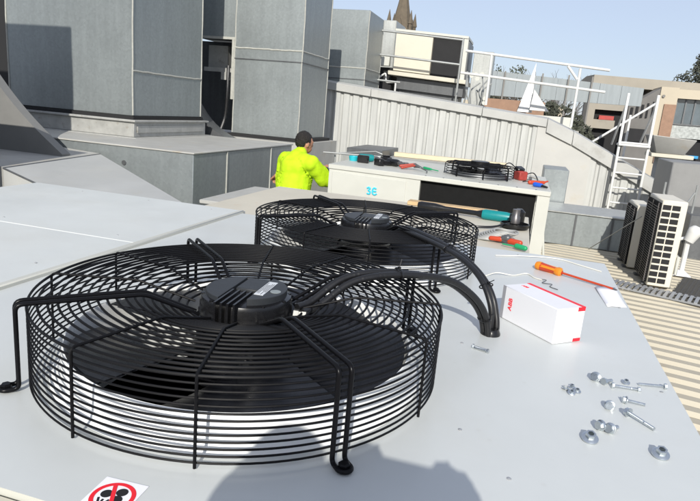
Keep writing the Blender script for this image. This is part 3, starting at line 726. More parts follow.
b.capsule((-1.25, 6.40, z), (-1.10, 6.46, z + .03), .016, .013); b.capsule((-1.22, 6.34, z - .01), (-1.09, 6.44, z + .02), .014, .011); b.done('grips', mat('snips_red', (.35, .05, .03), .5, var=.1), sn)
b = MB(); b.capsule((-1.10, 6.45, z + .02), (-1.0, 6.40, z), .022, .006); b.tube(spline([(-1.1, 6.4, z), (-1.02, 6.3, z + .01), (-.95, 6.35, z - .02), (-.93, 6.2, z - .02)], 6), .006, 6); b.done('jaws', 'galvd', sn)
b = MB(); z = zt(-1.5) + .001
b.obox((-1.52, 6.86, z + .035), (.12, .09, .07), rotz(.5)); b.obox((-1.52, 6.86, z + .08), (.09, .06, .018), rotz(.5))
solo(b, 'battery_pack', 'blackm', 'black battery pack lying behind the two cordless drivers', 'battery', 'power tools on the smaller condenser unit', base=(-1.52, 6.86, z), bevel=.008)
b = MB(); b.capsule((-1.02, 6.60, z + .012), (-.93, 6.52, z + .012), .016, .012); b.tube([(-.93, 6.52, z + .012), (-.84, 6.44, z + .010)], .006, 6)
solo(b, 'nut_driver', 'green', 'green handled nut driver between the snips and the small fan', 'screwdriver', base=(-1, 6.6, z))
b = MB(); b.lathe([(.035, 0), (.04, .03), (.03, .034), (.03, .004)], (-1.27, 6.78, z), 16, cap=False); b.lathe([(.03, 0), (.03, .005)], (-1.27, 6.78, z), 16)
solo(b, 'tin_lid', 'galvd', 'small grey tin of screws behind the red snips', 'tin', base=(-1.27, 6.78, z))
b = MB(); b.obox((.10, 6.98, z - .01), (.09, .05, .03), rotz(.3)); b.capsule((.13, 6.92, z + .02), (.22, 6.86, z + .0), .014, .012)
solo(b, 'wire_stripper', 'flash', 'grey wire stripper lying behind the red test meter', 'tool', base=(.1, 6.98, z - .03), bevel=.004)
# right hand clutter on the unit top
mt_ = thing('multimeter', (-.0, 6.85, zt(0)), 'red and black test meter right of the small fan on the condenser unit', 'meter'); z = zt(.0)
b = MB(); b.obox((.02, 6.80, z + .05), (.10, .14, .10), rotz(.5)); b.done('case', mat('meter_red', (.32, .04, .03), .5, var=.3, vscale=30), mt_, bevel=.012)
b = MB(); b.obox((-.0, 6.84, z + .115), (.11, .08, .045), rotz(.9) @ Matrix.Rotation(.4, 3, 'X')); b.done('holster', 'blackm', mt_, bevel=.012)
b = MB(); b.tube(spline([(.05, 6.75, z + .06), (.15, 6.80, z + .09), (.20, 6.7, z + .02), (.12, 6.6, z + .02), (.05, 6.55, z + .01)], 8), .006, 6); b.tube(spline([(-.02, 6.9, z + .1), (-.12, 7.0, z + .16), (-.2, 6.95, z + .1)], 8), .006, 6); b.done('test_lead', 'blackm', mt_)
b = MB(); b.capsule((.12, 6.45, z + .02), (.26, 6.52, z + .025), .022, .018); b.capsule((.26, 6.52, z + .025), (.30, 6.55, z + .04), .012, .008)
solo(b, 'knife', 'redplastic', 'red handled knife near the right corner of the smaller unit', 'knife', base=(.2, 6.48, z))
b = MB(); b.capsule((.17, 6.25, z + .022), (.23, 6.22, z + .022), .024, .02)
solo(b, 'tape_roll', 'blue', 'small blue roll at the front right corner of the smaller unit', 'tape', base=(.2, 6.24, z))
b = MB(); b.capsule((.24, 6.20, z + .018), (.285, 6.18, z + .012), .014, .01)
solo(b, 'socket_bit', 'blackm', 'black socket beside the small blue roll', 'socket', base=(.26, 6.19, z))

# ledge cabinet behind the far unit
lb = thing('ledge_cabinet', (-1.6, 9.0, 0), 'grey plinth with a cream timber edge below the ribbed wall, behind the worker', 'plinth')
b = MB(); b.box(-2.6, -.2, 8.6, 10.0, 0, .93); b.done('plinth_body', 'galv2', lb, bevel=.004)
b = MB(); b.box(-1.95, -.2, 9.35, 9.47, .932, 1.0); b.done('timber_edge', mat('cream_timber', (.62, .52, .36), .7, var=.15, vscale=6), lb, bevel=.004)
b = MB(); b.box(-2.55, -2.0, 8.7, 9.9, .932, 1.04); b.done('cap_box', 'galvd', lb, bevel=.006)
b = MB(); b.tube([(-2.75, 8.2, .97), (-1.9, 8.25, .985)], .012, 8); b.tube([(-2.7, 8.35, .95), (-2.0, 8.3, 1.05), (-1.9, 8.3, 1.02)], .008, 8); b.tube([(-2.6,8.3,.97),(-2.6,8.3,.0)],.012,8); b.tube([(-2.0,8.26,.98),(-2.0,8.26,.0)],.012,8)
solo(b, 'pipe_run', 'rail', 'thin copper and grey pipes on stands behind the kneeling worker', 'pipe', base=(-2.3, 8.25, 0))

# ------------------------------------------------------------------ DUCTS
def duct(name, xa, xb, ya, yb, za, zb, label, bands=(), flange=True, m='galv', grp='tall galvanised ducts along the roof'):
    root = thing(name, ((xa + xb) / 2, (ya + yb) / 2, za), label, 'duct', grp)
    b = MB(); b.box(xa, xb, ya, yb, za, zb); b.done('duct_body', m, root, bevel=.008)
    e = .008
    for x, y in ((xa, ya), (xb, ya), (xb, yb), (xa, yb)):
        k = 14; pts = [(x + random.uniform(-.004, .004), y + random.uniform(-.004, .004), za + .01 + (zb - za - .03) * i / k) for i in range(k + 1)]
        MB().tube(pts, .011, 6).done('corner_seal', 'seal', root)
    for z, kind in bands:
        b = MB()
        if kind == 's':
            k = 16
            for (p, q) in (((xa, ya), (xb, ya)), ((xb, ya), (xb, yb)))[1 if name == 'square_duct' and z < 2 else 0:]:
                b.tube([(p[0] + (q[0] - p[0]) * i / k, p[1] + (q[1] - p[1]) * i / k, z + random.uniform(-.006, .006)) for i in range(k + 1)], .014, 6)
            b.done('joint_seal', 'seal', root)
        else:
            b.box(xa - .012, xb + .012, ya - .012, yb + .012, z - .004, z + .012)
            b.done('joint_flange', 'galvd', root)
    if flange:
        b = MB(); b.box(xa - .03, xb + .03, ya - .03, yb + .03, za - .045, za - .002); b.done('base_frame', 'dark', root)
        b = MB(); b.box(xa - .10, xb + .10, ya - .10, yb + .10, za - .075, za - .047); b.box(xa - .06, xb + .06, ya - .06, yb + .06, za - .27, za - .077); b.box(xa - .14, xb + .14, ya - .14, yb + .14, za - .30, za - .272)
        b.done('curb_flange', 'flash', root, bevel=.004)
    return root
d1 = duct('square_duct', -7.0, -5.0, 6.90, 8.62, 1.28, 4.6, 'nearest tall square duct, at the left with a squared shadow on its face', ((1.86, 's'),))
# slotted angle on the right of the curb
b = MB()
for i in range(9): b.obox((-4.932, 7.05 + i * .16, 1.11), (.012, .09, .03), Matrix.Identity(3))
b.done('slots', 'dark', d1)
b = MB(); b.box(-4.937, -4.925, 6.9, 8.6, 1.065, 1.16); b.done('slotted_angle', 'flash', d1)
d2 = duct('square_duct', -4.93, -3.70, 9.6, 10.95, 1.03, 3.75, 'middle tall square duct, right behind the worker with a banded joint', ((2.28, 'f'), (2.46, 's')), flange=False)
b = MB(); b.box(-5.85, -4.93, 9.62, 10.9, 2.62, 3.75); b.done('branch_box', 'galv', d2, bevel=.006)
b = MB(); b.box(-5.6, -4.93, 9.60, 9.66, 2.585, 2.625); b.box(-4.985, -4.935, 9.585, 9.70, 1.6, 2.585); b.done('opening_frame', 'seal', d2)
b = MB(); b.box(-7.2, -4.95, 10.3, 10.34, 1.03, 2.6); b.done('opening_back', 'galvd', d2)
b = MB(); b.box(-5.6, -4.99, 9.75, 9.82, 2.05, 2.12); b.box(-5.25, -4.99, 9.72, 9.80, 1.92, 2.05); b.box(-5.6, -5.22, 9.9, 10.2, 2.12, 2.5); b.done('damper_bracket', 'flash', d2)
b = MB(); b.box(-5.0, -3.6, 9.5, 11.05, .98, 1.028); b.done('base_flange', 'dark', d2)
b = MB(); b.box(-5.9, -3.5, 9.3, 11.2, 0, .978); b.done('plinth', 'dirtysheet', d2)
b = MB(); b.tube(spline([(-5.02, 9.55, 2.15), (-5.0, 9.5, 1.7), (-5.03, 9.5, 1.3), (-5.08, 9.4, 1.0)], 8), .03, 8); b.done('hose', 'blackm', d2)
d3 = duct('square_duct', -5.4, -3.43, 12.62, 13.9, 1.0, 3.62, 'farthest tall square duct, its top edge showing against the sky', ((2.22, 'f'), (2.46, 's')), flange=False)
b = MB(); b.box(-5.5, -3.36, 12.52, 14.0, .94, .998); b.done('base_flange', 'dark', d3)
b = MB(); b.box(-5.5, -3.3, 12.4, 14.1, 0, .938); b.done('plinth', 'flash', d3)
d4 = duct('square_duct', -5.0, -3.62, 16.0, 17.2, 1.5, 3.93, 'small far duct half hidden beside the cream rooftop cabinet', (), flange=False, m='galv2')

# plenum box in front of the near duct
pn = thing('plenum_box', (-4.6, 7.0, 0), 'low galvanised plenum box under the nearest tall duct', 'plenum')
b = MB(); b.box(-7.6, -3.46, 5.84, 8.75, .0, .98); b.done('plenum_body', 'plen', pn, bevel=.006)
b = MB(); b.box(-7.62, -3.445, 5.825, 8.77, .982, 1.0); b.done('plenum_top', 'dirtysheet', pn, bevel=.004)
for y in (6.62, 7.95): MB().tube([(-3.458, y, .02), (-3.458, y, .975)], .012, 6).done('joint_seal', 'seal', pn)
b = MB(); b.lathe([(.028, 0), (.028, .01)], (-4.35, 5.84, .80), 12, Matrix.Rotation(PI / 2, 3, 'X')); b.done('blanking_plug', 'galvd', pn)
b = MB(); b.box(-2.46, -2.0, 4.25, 5.3, .765, .80); b.box(-2.40, -2.06, 4.4, 5.2, 0, .763); solo(b, 'low_duct', 'dirtysheet', 'small low weathered duct with flat lid between the plenum box and the cream cabinet', 'duct', base=(-2.6, 5.4, 0), bevel=.008)
# sloped hood in front of the plenum (upturned folded sheet)
hd = thing('sloped_hood', (-4.3, 5.0, 0), 'pale sloped sheet metal hood in front of the plenum box', 'hood')
def wedge(b, pts, zb):
    t = [b.bm.verts.new(p) for p in pts]; q = [b.bm.verts.new((p[0], p[1], zb)) for p in pts]; n = len(pts)
    for i in range(1, n - 1): b.bm.faces.new([t[0], t[i], t[i + 1]]); b.bm.faces.new([q[0], q[i + 1], q[i]])
    for i in range(n): b.bm.faces.new([t[i], q[i], q[(i + 1) % n], t[(i + 1) % n]])
P1 = (-4.61, 5.76, .875); P2 = (-4.43, 4.25, .842); P3 = (-3.85, 4.05, .775); P4 = (-2.66, 4.35, .728)
b = MB(); wedge(b, [P1, P2, P3, P4], .02); b.done('near_slope', 'hoodsheet', hd, smooth=False)
b = MB(); wedge(b, [(-4.615, 5.78, .878), (-5.18, 5.79, .90), (-5.9, 5.0, .86), (-4.436, 4.26, .846)], .02); b.done('top_slope', 'dirtysheet', hd, smooth=False)
b = MB(); b.tube([P1, P2], .008, 6); b.tube([P2, P3], .008, 6); b.done('folded_seam', 'galvd', hd)
# dark curved transition at the far left
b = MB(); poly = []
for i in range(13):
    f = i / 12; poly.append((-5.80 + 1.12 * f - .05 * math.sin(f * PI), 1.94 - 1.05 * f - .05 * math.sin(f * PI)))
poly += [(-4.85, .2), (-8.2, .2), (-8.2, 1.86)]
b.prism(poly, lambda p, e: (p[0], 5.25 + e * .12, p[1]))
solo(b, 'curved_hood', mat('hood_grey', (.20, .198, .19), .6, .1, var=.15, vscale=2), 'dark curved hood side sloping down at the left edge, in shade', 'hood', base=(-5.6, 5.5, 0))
b = MB(); poly = [(-5.6, 1.75)] + [(-5.4 + .9 * f - .08 * math.sin(f * PI), 1.62 - .70 * f - .10 * math.sin(f * PI)) for f in [i / 10 for i in range(11)]] + [(-5.6, .92)]
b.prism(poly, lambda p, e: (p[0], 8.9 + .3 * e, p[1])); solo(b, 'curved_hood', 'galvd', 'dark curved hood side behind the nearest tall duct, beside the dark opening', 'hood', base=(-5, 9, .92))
b = MB(); b.box(-9.5, -7.25, 8.0, 9.0, 0, 4.2); solo(b, 'dark_plant_box', 'dark', 'black plant box at the far left edge behind the nearest tall duct', 'plant', base=(-8, 8.5, 0), bevel=.02)
# unseen ducts added left of the frame to shade the near duct and hood
duct('square_duct', -8.6, -5.42, 2.2, 3.9, 0, 4.05, 'added unseen tall duct left of the view, casting shade on the nearest duct', (), flange=False)
b = MB(); b.box(-5.40, -4.42, 2.9, 3.9, 0, 1.9); solo(b, 'low_duct', 'galv', 'added unseen lower duct left of the view, shading the curved hood', 'duct', base=(-4.9, 3.4, 0))

# ------------------------------------------------------------------ RIBBED PARAPET WALL
def cap_z(x):
    pts = [(-6.0, 2.31), (-3.167, 2.059), (.382, 1.748), (.888, 1.55), (3.117, .475), (4.2, -.04)]
    for (a, za), (c, zc) in zip(pts, pts[1:]):
        if x <= c: return za + (zc - za) * (x - a) / (c - a)
    return pts[-1][1]
pw = thing('parapet_wall', (-.5, 12.3, 0), 'cream ribbed metal parapet wall with a raked right end', 'wall')
def ribbed(xa, xb, pit_, name, m):
    b = MB(); cols = []; x = xa
    while x < xb:
        for dx, dy in ((0, 0), (.55 * pit_, 0), (.66 * pit_, .035), (.89 * pit_, .035)):
            if x + dx <= xb: cols.append((x + dx, dy))
        x += pit_
    rows = [[b.bm.verts.new((cx_, 12.3 + dy, max(-.1, cap_z(cx_) - .10) if k else -.12)) for k in (0, 1)] for cx_, dy in cols]
    for a_, c_ in zip(rows, rows[1:]): b.bm.faces.new([a_[0], c_[0], c_[1], a_[1]])
    o = b.done(name, m, pw, smooth=False); md = o.modifiers.new('thick', 'SOLIDIFY'); md.thickness = .004
    return o
ribbed(-5.6, .42, .205, 'ribbed_cladding', 'wall')
ribbed(1.27, 4.0, .205, 'ribbed_cladding', 'wall')
b = MB(); b.hexa([(.22, 12.272, -.1), (1.275, 12.272, -.1), (1.275, 12.33, -.1), (.22, 12.33, -.1), (.22, 12.272, cap_z(.22) - .1), (1.275, 12.272, cap_z(1.275) - .1), (1.275, 12.33, cap_z(1.275) - .1), (.22, 12.33, cap_z(.22) - .1)])
b.done('smooth_panel', mat('smooth_panel', (.46, .455, .43), .55, var=.1, vscale=2, spots=((.42, .38, .30), 2., .58, .5)), pw)
xs = [-5.6, -3.167, -.87, .382, .888, 3.117, 4.1]
for xa, xb in zip(xs, xs[1:]):
    b = MB(); h = .175 if xb < .5 else .27
    za, zb = cap_z(xa), cap_z(xb)
    if xb < .6: ya_ = 12.235
    else: ya_ = 12.225
    g_ = .004
    b.hexa([(xa + g_, ya_, za - h), (xb - g_, ya_, zb - h), (xb - g_, 12.55, zb - h), (xa + g_, 12.55, za - h), (xa + g_, ya_, za - .02), (xb - g_, ya_, zb - .02), (xb - g_, 12.55, zb + .02), (xa + g_, 12.55, za + .02)])
    b.done('capping', 'cap', pw, bevel=.006)
# guard rails
def rail(name, label, parts, r=.024, m='rail', base=None):
    root = thing(name, base or parts[0][1][0], label, 'railing', 'guard rails above the parapet')
    for nm, pts in parts: MB().tube(fillet(pts, .04) if len(pts) > 2 else pts, r, 10).done(nm, m, root)
    return root
rail('guard_rail', 'white guard rail above the parapet, right of the cream rooftop cabinet', [
    ('post', [(-.83, 12.4, 1.90), (-.843, 12.4, 2.85)]), ('post', [(.828, 12.4, 1.62), (.828, 12.4, 2.70)]),
    ('top_rail', [(-1.35, 12.4, 2.905), (1.345, 12.4, 2.70)]), ('mid_rail', [(-1.4, 12.4, 2.485), (1.33, 12.4, 2.305)]),
    ('brace', [(.60, 12.4, 2.73), (.80, 12.4, 2.50)])], .026, 'railw', (-.83, 12.4, 1.9))
rail('guard_rail', 'grey guard rail passing in front of the cream rooftop cabinet', [
    ('top_rail', [(-4.0, 13.8, 3.42), (-1.59, 13.8, 3.27)]), ('mid_rail', [(-4.0, 13.8, 2.90), (-1.60, 13.8, 2.75)]), ('low_rail', [(-4.0, 13.8, 2.33), (-2.9, 13.8, 2.28)]),
    ('post', [(-1.59, 13.8, 3.30), (-1.60, 13.8, 1.95)]), ('post', [(-3.55, 13.8, 3.36), (-3.55, 13.8, 1.95)])], .024, 'rail', (-1.6, 13.8, 1.9))
# upper roof behind the parapet
b = MB(); b.box(-9, 1.0, 12.56, 18.5, 1.2, 1.55); struct(b.done('upper_roof', 'deck'))
b = MB(); b.box(-9, 4.2, 12.56, 18.5, -.6, -.1); struct(b.done('lower_roof', 'deck'))
# cream rooftop air handler
ah = thing('rooftop_air_handler', (-2.45, 15.5, 1.55), 'cream rooftop air handler with a dark open coil side above the parapet', 'air handler')
X0, X1, XM = -3.37, -1.60, -2.45
def zl(x): return -.055 * (x - X0)
def tb(b, xa, xb, ya, yb, za, zb): b.hexa([(xa, ya, za + zl(xa)), (xb, ya, za + zl(xb)), (xb, yb, za + zl(xb)), (xa, yb, za + zl(xa)), (xa, ya, zb + zl(xa)), (xb, ya, zb + zl(xb)), (xb, yb, zb + zl(xb)), (xa, yb, zb + zl(xa))])
b = MB(); tb(b, X0, XM, 15.0, 16.2, 2.62, 3.54); b.done('cream_panel', mat('pale_cream', (.58, .54, .44), .5, var=.04), ah, bevel=.01)
b = MB(); tb(b, XM + .01, X1 - .10, 15.09, 16.2, 2.62, 3.50); b.done('coil', 'dark', ah)
b = MB(); tb(b, X1 - .10, X1, 15.0, 15.12, 2.58, 3.56); tb(b, X0 - .02, X1, 14.98, 16.22, 3.545, 3.60); b.done('frame', 'white', ah)
b = MB(); tb(b, X1 - .08, X1 + .02, 15.14, 16.2, 2.6, 3.5); b.done('end_panel', 'galvd', ah)
b = MB(); tb(b, X0 - .1, X1 + .06, 14.9, 16.25, 2.50, 2.60); b.done('base_tray', 'cream', ah, bevel=.01)
b = MB(); tb(b, X0 + .1, X1, 15.1, 16.1, 2.20, 2.48); b.box(-3.2, -1.7, 15.2, 16.0, 1.55, 2.2); b.done('plinth', 'galvd', ah)
b = MB(); b.tube(fillet([(-3.75, 14.6, 2.3), (-3.45, 14.6, 2.52), (-3.42, 14.6, 2.30), (-3.18, 14.6, 2.32), (-3.18, 14.6, 2.05), (-3.18, 14.6, 1.55)], .05), .022, 8); b.done('drain_pipe', 'railw', ah)
b = MB(); b.box(-4.4, -3.45, 15.3, 16.4, 1.55, 2.7); solo(b, 'dark_plant_box', 'dark', 'black plant box between the small far duct and the cream air handler', 'plant', base=(-3.9, 15.8, 1.55), bevel=.02)
b = MB(); b.box(-3.95, -3.5, 15.1, 15.25, 2.72, 3.0); solo(b, 'junction_box', 'white', 'small white box above the black plant box', 'box', base=(-3.7, 15.2, 2.72), bevel=.01)
# slatted flue stack right of it
b = MB(); b.box(-1.45, -.98, 15.2, 15.8, 1.55, 3.20); solo(b, 'flue_stack', 'galv2', 'grey upright vent stack just right of the cream air handler', 'vent', base=(-1.2, 15.5, 1.55), bevel=.01)
vp = thing('valve_pipes', (-1.15, 13.6, 1.55), 'tangle of small white pipes and valves beside the guard rail post', 'pipes')
b = MB(); rnd = random.Random(3)
for i in range(7):
    x = -1.35 + i * .07; b.tube(spline([(x, 13.6, 1.55), (x + rnd.uniform(-.06, .06), 13.6, 1.9), (x + rnd.uniform(-.1, .1), 13.55, 2.2), (x + rnd.uniform(-.12, .12), 13.6, 2.1 + rnd.uniform(0, .6))], 6), .018, 6)
b.done('pipe', 'rail', vp)
for i in range(6): MB().lathe([(.05, 0), (.05, .03)], (-1.3 + i * .08 + rnd.uniform(-.05, .05), 13.52, 1.9 + rnd.uniform(0, .7)), 10, Matrix.Rotation(PI / 2, 3, 'X')).done('valve', 'white', vp)
# canvas peak
b = MB(); apex = V((.02, 14.2, 2.92)); base_ = [(-.24, 13.9, 1.85), (.05, 13.9, 1.85), (.08, 14.3, 1.85), (-.20, 14.3, 1.85)]
for i in range(4): b.bm.faces.new([b.bm.verts.new(base_[i]), b.bm.verts.new(base_[(i + 1) % 4]), b.bm.verts.new(apex)])
b.face(base_[::-1]); bmesh.ops.remove_doubles(b.bm, verts=b.bm.verts, dist=1e-5)
cv = thing('canvas_peak', (0, 14.2, 1.9), 'white pointed canvas peak poking above the parapet', 'canopy')
b.done('canvas', 'railw', cv, smooth=False)
b = MB(); b.prism([(.02, 1.9), (.42, 1.9), (.06, 2.34)], lambda p, e: (p[0], 13.8 + .3 * e, p[1])); b.done('side_flap', 'railw', cv, smooth=False)
b = MB(); b.box(-1.1, .35, 14.9, 15.2, 1.55, 2.12); solo(b, 'brick_upstand', 'brick', 'red brick upstand behind the guard rail and white canvas', 'wall', base=(-.4, 15, 1.55))
b = MB(); b.box(-.95, .9, 13.2, 13.5, 1.5, 1.80); solo(b, 'white_upstand', 'white', 'low white upstand directly behind the parapet capping', 'upstand', base=(0, 13.3, 1.55), bevel=.01)

# ------------------------------------------------------------------ LADDER
ld_ = thing('ladder', (1.95, 12.05, 0), 'white access ladder fixed up the raked end of the parapet', 'ladder')
for x in (1.70, 2.20):
    b = MB(); b.box(x - .022, x + .022, 12.05, 12.11, 0.0, 2.30); b.done('stile', 'railw', ld_, bevel=.006)
for i in range(5): MB().tube([(1.70, 12.08, .30 + i * .28), (2.20, 12.08, .30 + i * .28)], .017, 8).done('rung', 'railw', ld_)
b = MB(); b.box(1.68, 2.22, 12.0, 12.3, 1.36, 1.40); b.done('top_tread', 'railw', ld_, bevel=.005)
b = MB(); b.tube([(1.70, 12.10, 2.1), (1.70, 13.1, 1.35)], .02, 8); b.tube([(2.20, 12.1, 2.1), (2.20, 13.1, 1.35)], .02, 8); b.done('handrail', 'railw', ld_)
b = MB()
for x in (1.70, 2.20): b.box(x - .03, x + .03, 12.11, 12.33, .72, .77)
b.done('wall_bracket', 'galvd', ld_)
rail('guard_rail', 'short white walkway rail behind the top of the ladder', [
    ('post', [(1.98, 13.3, .2), (1.98, 13.3, 1.95)]), ('top_rail', [(1.1, 13.3, 1.15), (2.42, 13.3, 2.22)])], .024, 'railw', (1.98, 13.3, .2))

# ------------------------------------------------------------------ RIGHT SIDE PLANT
lk = thing('low_grey_duct', (1.1, 9.0, 0), 'low grey sheet metal duct below the ladder, half in shadow', 'duct')
b = MB(); b.box(.40, 1.86, 8.50, 9.4, .03, .47); b.done('duct_body', 'galv', lk, bevel=.008)
b = MB(); b.box(.38, 1.88, 8.48, 9.42, .472, .492); b.done('top_sheet', 'galv2', lk, bevel=.004)
for x in (.83, 1.30):
    b = MB(); b.box(x - .012, x + .012, 8.485, 8.50, .03, .47); b.done('joint_flange', 'galvd', lk)
b = MB(); b.box(.36, .72, 9.5, 10.3, 0, .98); solo(b, 'grey_upright_duct', 'plen', 'grey upright duct end showing right of the smaller condenser unit', 'duct', base=(.5, 9.9, 0), bevel=.01)
def ac_unit(xa, ya, label, W=.25, L=1.02, Hh=.97):
    root = thing('air_conditioner', (xa + W / 2, ya + L / 2, 0), label, 'air conditioner', 'outdoor air conditioners on the corrugated roof')
    b = MB(); b.box(xa + .012, xa + W, ya, ya + L, .05, Hh); b.done('casing', mat('ac_cream', (.66, .62, .52), .45, var=.05, vscale=3), root, bevel=.012)
    b = MB(); b.box(xa - .004, xa + .012, ya + .03, ya + L - .03, .08, Hh - .04); b.done('coil', 'coil', root)
    b = MB()
    for i in range(int((Hh - .14) / .026)): b.box(xa - .012, xa - .005, ya + .03, ya + L - .03, .10 + i * .026, .105 + i * .026)
    for i in range(3): b.box(xa - .016, xa - .009, ya + .04 + i * (L - .1) / 2, ya + .052 + i * (L - .1) / 2, .08, Hh - .04)
    b.done('coil_guard', 'steel', root)
    b = MB()
    for i in range(12 if W > .2 else 0):
        z0_ = .09 + i * .071
        for j in range(2): b.box(xa + .022 + j * .088, xa + .098 + j * .088, ya - .006, ya + .01, z0_, z0_ + .050)
    if W > .2: b.done('louvre', 'dark', root)
    b = MB(); b.box(xa + W, xa + W + .03, ya - .01, ya + .12, .2, .4); b.done('valve_cover', 'white', root, bevel=.008)
    for y in (ya + .08, ya + L - .16): MB().box(xa - .02, xa + W + .02, y, y + .08, .034, .052).done('foot_rail', 'galvd', root)
    return root
ac_unit(1.45, 6.72, 'nearer cream air conditioner standing on edge, louvred end facing the white cabinet', L=.66)
ac_unit(1.37, 7.50, 'second air conditioner standing behind the nearer one, mostly hidden', W=.18, L=.6, Hh=.80)
b = MB(); tdir = V((1, -.36, 0)).normalized(); tn = V((.36, 1, 0)).normalized(); o_ = V((.80, 6.73, .042))
tm = Matrix(((tdir.x, tn.x, 0), (tdir.y, tn.y, 0), (0, 0, 1)))
for i in range(36): b.obox(o_ + tdir * (i * .055 + .03) + V((0, 0, .018)), (.030, .27, .012), tm)
for s in (-.13, .13): b.obox(o_ + tdir * 1.0 + tn * s + V((0, 0, .005)), (2.0, .02, .014), tm)
solo(b, 'tread_walkway', 'tread', 'slatted grey walkway strip across the roof in front of the air conditioners', 'walkway', base=(1.8, 6.4, .04), smooth=False)
b = MB(); o_ = V((1.86, 6.98, .045))
for i in range(22): b.obox(o_ + tdir * (i * .045), (.016, .95, .014), tm)
for i in range(20): b.obox(o_ + tdir * .48 + tn * (-.46 + i * .048) + V((0, 0, .001)), (1.0, .016, .014), tm)
solo(b, 'roof_mesh', 'grate', 'dark grid mesh lying on the roof right of the air conditioner', 'mesh', base=(2.3, 6.9, .04), smooth=False)
b = MB(); b.box(1.78, 2.06, 7.42, 7.72, .05, .062); solo(b, 'white_sheet', 'paper', 'white sheet lying on the roof beside the dark mesh', 'sheet', base=(1.9, 7.55, .05))
solo(MB().tube([(1.05, 8.42, .04), (1.40, 7.3, .70)], .006, 6), 'stay_wire', 'rail', 'thin stay wire running up from the low grey duct to the air conditioner', 'wire', base=(1.05, 8.42, .04))
rc = thing('plant_cabinet', (3.0, 9.6, 0), 'dark grey plant cabinet at the right edge beyond the dark mesh', 'cabinet')
b = MB(); b.box(2.27, 4.2, 8.75, 9.85, 0, .62); b.done('cabinet_body', 'galvd', rc, bevel=.01)
b = MB(); b.box(2.18, 4.3, 9.9, 11.0, .0, 1.24); b.done('rear_housing', mat('grey_sheet', (.23, .23, .225), .6, var=.15, vscale=3), rc, bevel=.015)
b = MB()
for a_, c_ in (((1.95, 8.9, .1), (2.3, 8.9, .9)), ((2.3, 8.9, .15), (1.92, 8.9, .85)), ((1.92, 8.9, .0), (1.92, 8.9, 1.0)), ((2.31, 8.9, .0), (2.31, 8.9, 1.0))): b.tube([a_, c_], .014, 8)
solo(b, 'pipe_stand', 'rail', 'crossed thin pipe stand between the air conditioner and the dark cabinet', 'stand', base=(2.1, 8.9, 0))
b = MB(); b.lathe([(.055, 0), (.075, .11), (.078, .15), (.05, .19), (.03, .20)], (2.03, 7.70, .42), 20, Matrix.Rotation(.35, 3, 'Y')); b.tube(spline([(2.03, 7.75, .46), (1.9, 7.75, .4), (1.80, 7.72, .25)], 6), .02, 8); b.tube([(2.03,7.72,.44),(2.03,7.72,.04)],.03,8)
solo(b, 'pipe_cowl', 'railw', 'white plastic pipe cowl right of the nearer air conditioner', 'pipe', base=(2.03, 7.7, .04))
ve = thing('vent_cowl', (2.95, 13.6, 0), 'pale rooftop vent with a wide flared cream hood beyond the ladder', 'vent')
b = MB(); b.box(2.68, 3.10, 13.4, 13.9, -.1, 1.17); b.done('vent_body', mat('pale_blue_grey', (.45, .48, .50), .5, var=.08), ve, bevel=.01)
b = MB(); b.box(2.50, 3.28, 13.3, 14.0, 1.172, 1.25); b.done('flange', 'cream', ve, bevel=.01)
b = MB(); b.hexa([(2.58, 13.3, 1.252), (3.10, 13.3, 1.252), (3.10, 13.9, 1.252), (2.58, 13.9, 1.252), (2.44, 13.15, 1.60), (3.24, 13.15, 1.56), (3.24, 14.05, 1.56), (2.44, 14.05, 1.60)]); b.done('flared_hood', 'dirtysheet', ve, bevel=.012)
b = MB(); b.box(3.12, 5.5, 14.2, 16.0, -.1, 1.18); solo(b, 'dark_plant_box', 'dark', 'black plant box right of the flared vent hood', 'plant', base=(4.2, 15, -.1), bevel=.02)
b = MB(); b.box(3.14, 3.55, 14.10, 14.16, 1.185, 1.24); solo(b, 'blue_strap', mat('bright_blue', (.02, .28, .55), .5, var=0), 'bright blue strip on the edge of the black plant box', 'strip', base=(3.3, 14.1, 1.18))

# ------------------------------------------------------------------ BUILDINGS BEYOND
sw = thing('screen_wall', (1.2, 22, -9), 'long grey sheet metal plant screen beyond the guard rail', 'screen wall')
b = MB()
for i in range(8):
    xa = -1.9 + i * .68; za = 3.32 - i * .035
    b.hexa([(xa, 22, 2.46), (xa + .672, 22, 2.46), (xa + .672, 22.12, 2.46), (xa, 22.12, 2.46), (xa, 22, za), (xa + .672, 22, za - .034), (xa + .672, 22.12, za - .034), (xa, 22.12, za)])
b.done('screen_panels', 'screen', sw)
for x in (-.95, .3, 1.15, 1.9): MB().box(x - .025, x + .025, 21.9, 21.97, -8.9, 3.3).done('screen_post', 'darkwall', sw)
b = MB(); b.box(-3, 1.5, 29, 35, -9, 2.45); bl_ = solo(b, 'distant_building', 'render', 'low pale building below the grey plant screen', 'building', base=(-.8, 32, -9))
cb_ = thing('concrete_building', (3.6, 27, -9), 'concrete building with deep dark openings and a wide flat canopy', 'building')
b = MB(); b.prism([(2.05, 26.6), (2.25, 25.5), (9, 25.5), (9, 32), (2.05, 32)], lambda p, e: (p[0], p[1], 3.28 + (.38 if e else 0) - .02 * (p[0] - 2))); b.done('canopy_slab', 'conc', cb_)
b = MB(); b.box(2.5, 9, 27.2, 31.5, -9, 3.23); b.done('upper_wall', 'darkwall', cb_)
b = MB(); b.box(2.25, 3.55, 24.9, 26.5, 2.35, 2.78); b.box(2.25, 3.2, 24.9, 26.5, 1.65, 1.98); b.box(2.15, 2.42, 24.8, 26.6, -9, 2.80); b.done('concrete_beam', 'conc', cb_)
b = MB(); b.box(2.45, 4.1, 25.2, 26.9, -9, 2.33); b.done('opening', 'dark', cb_)
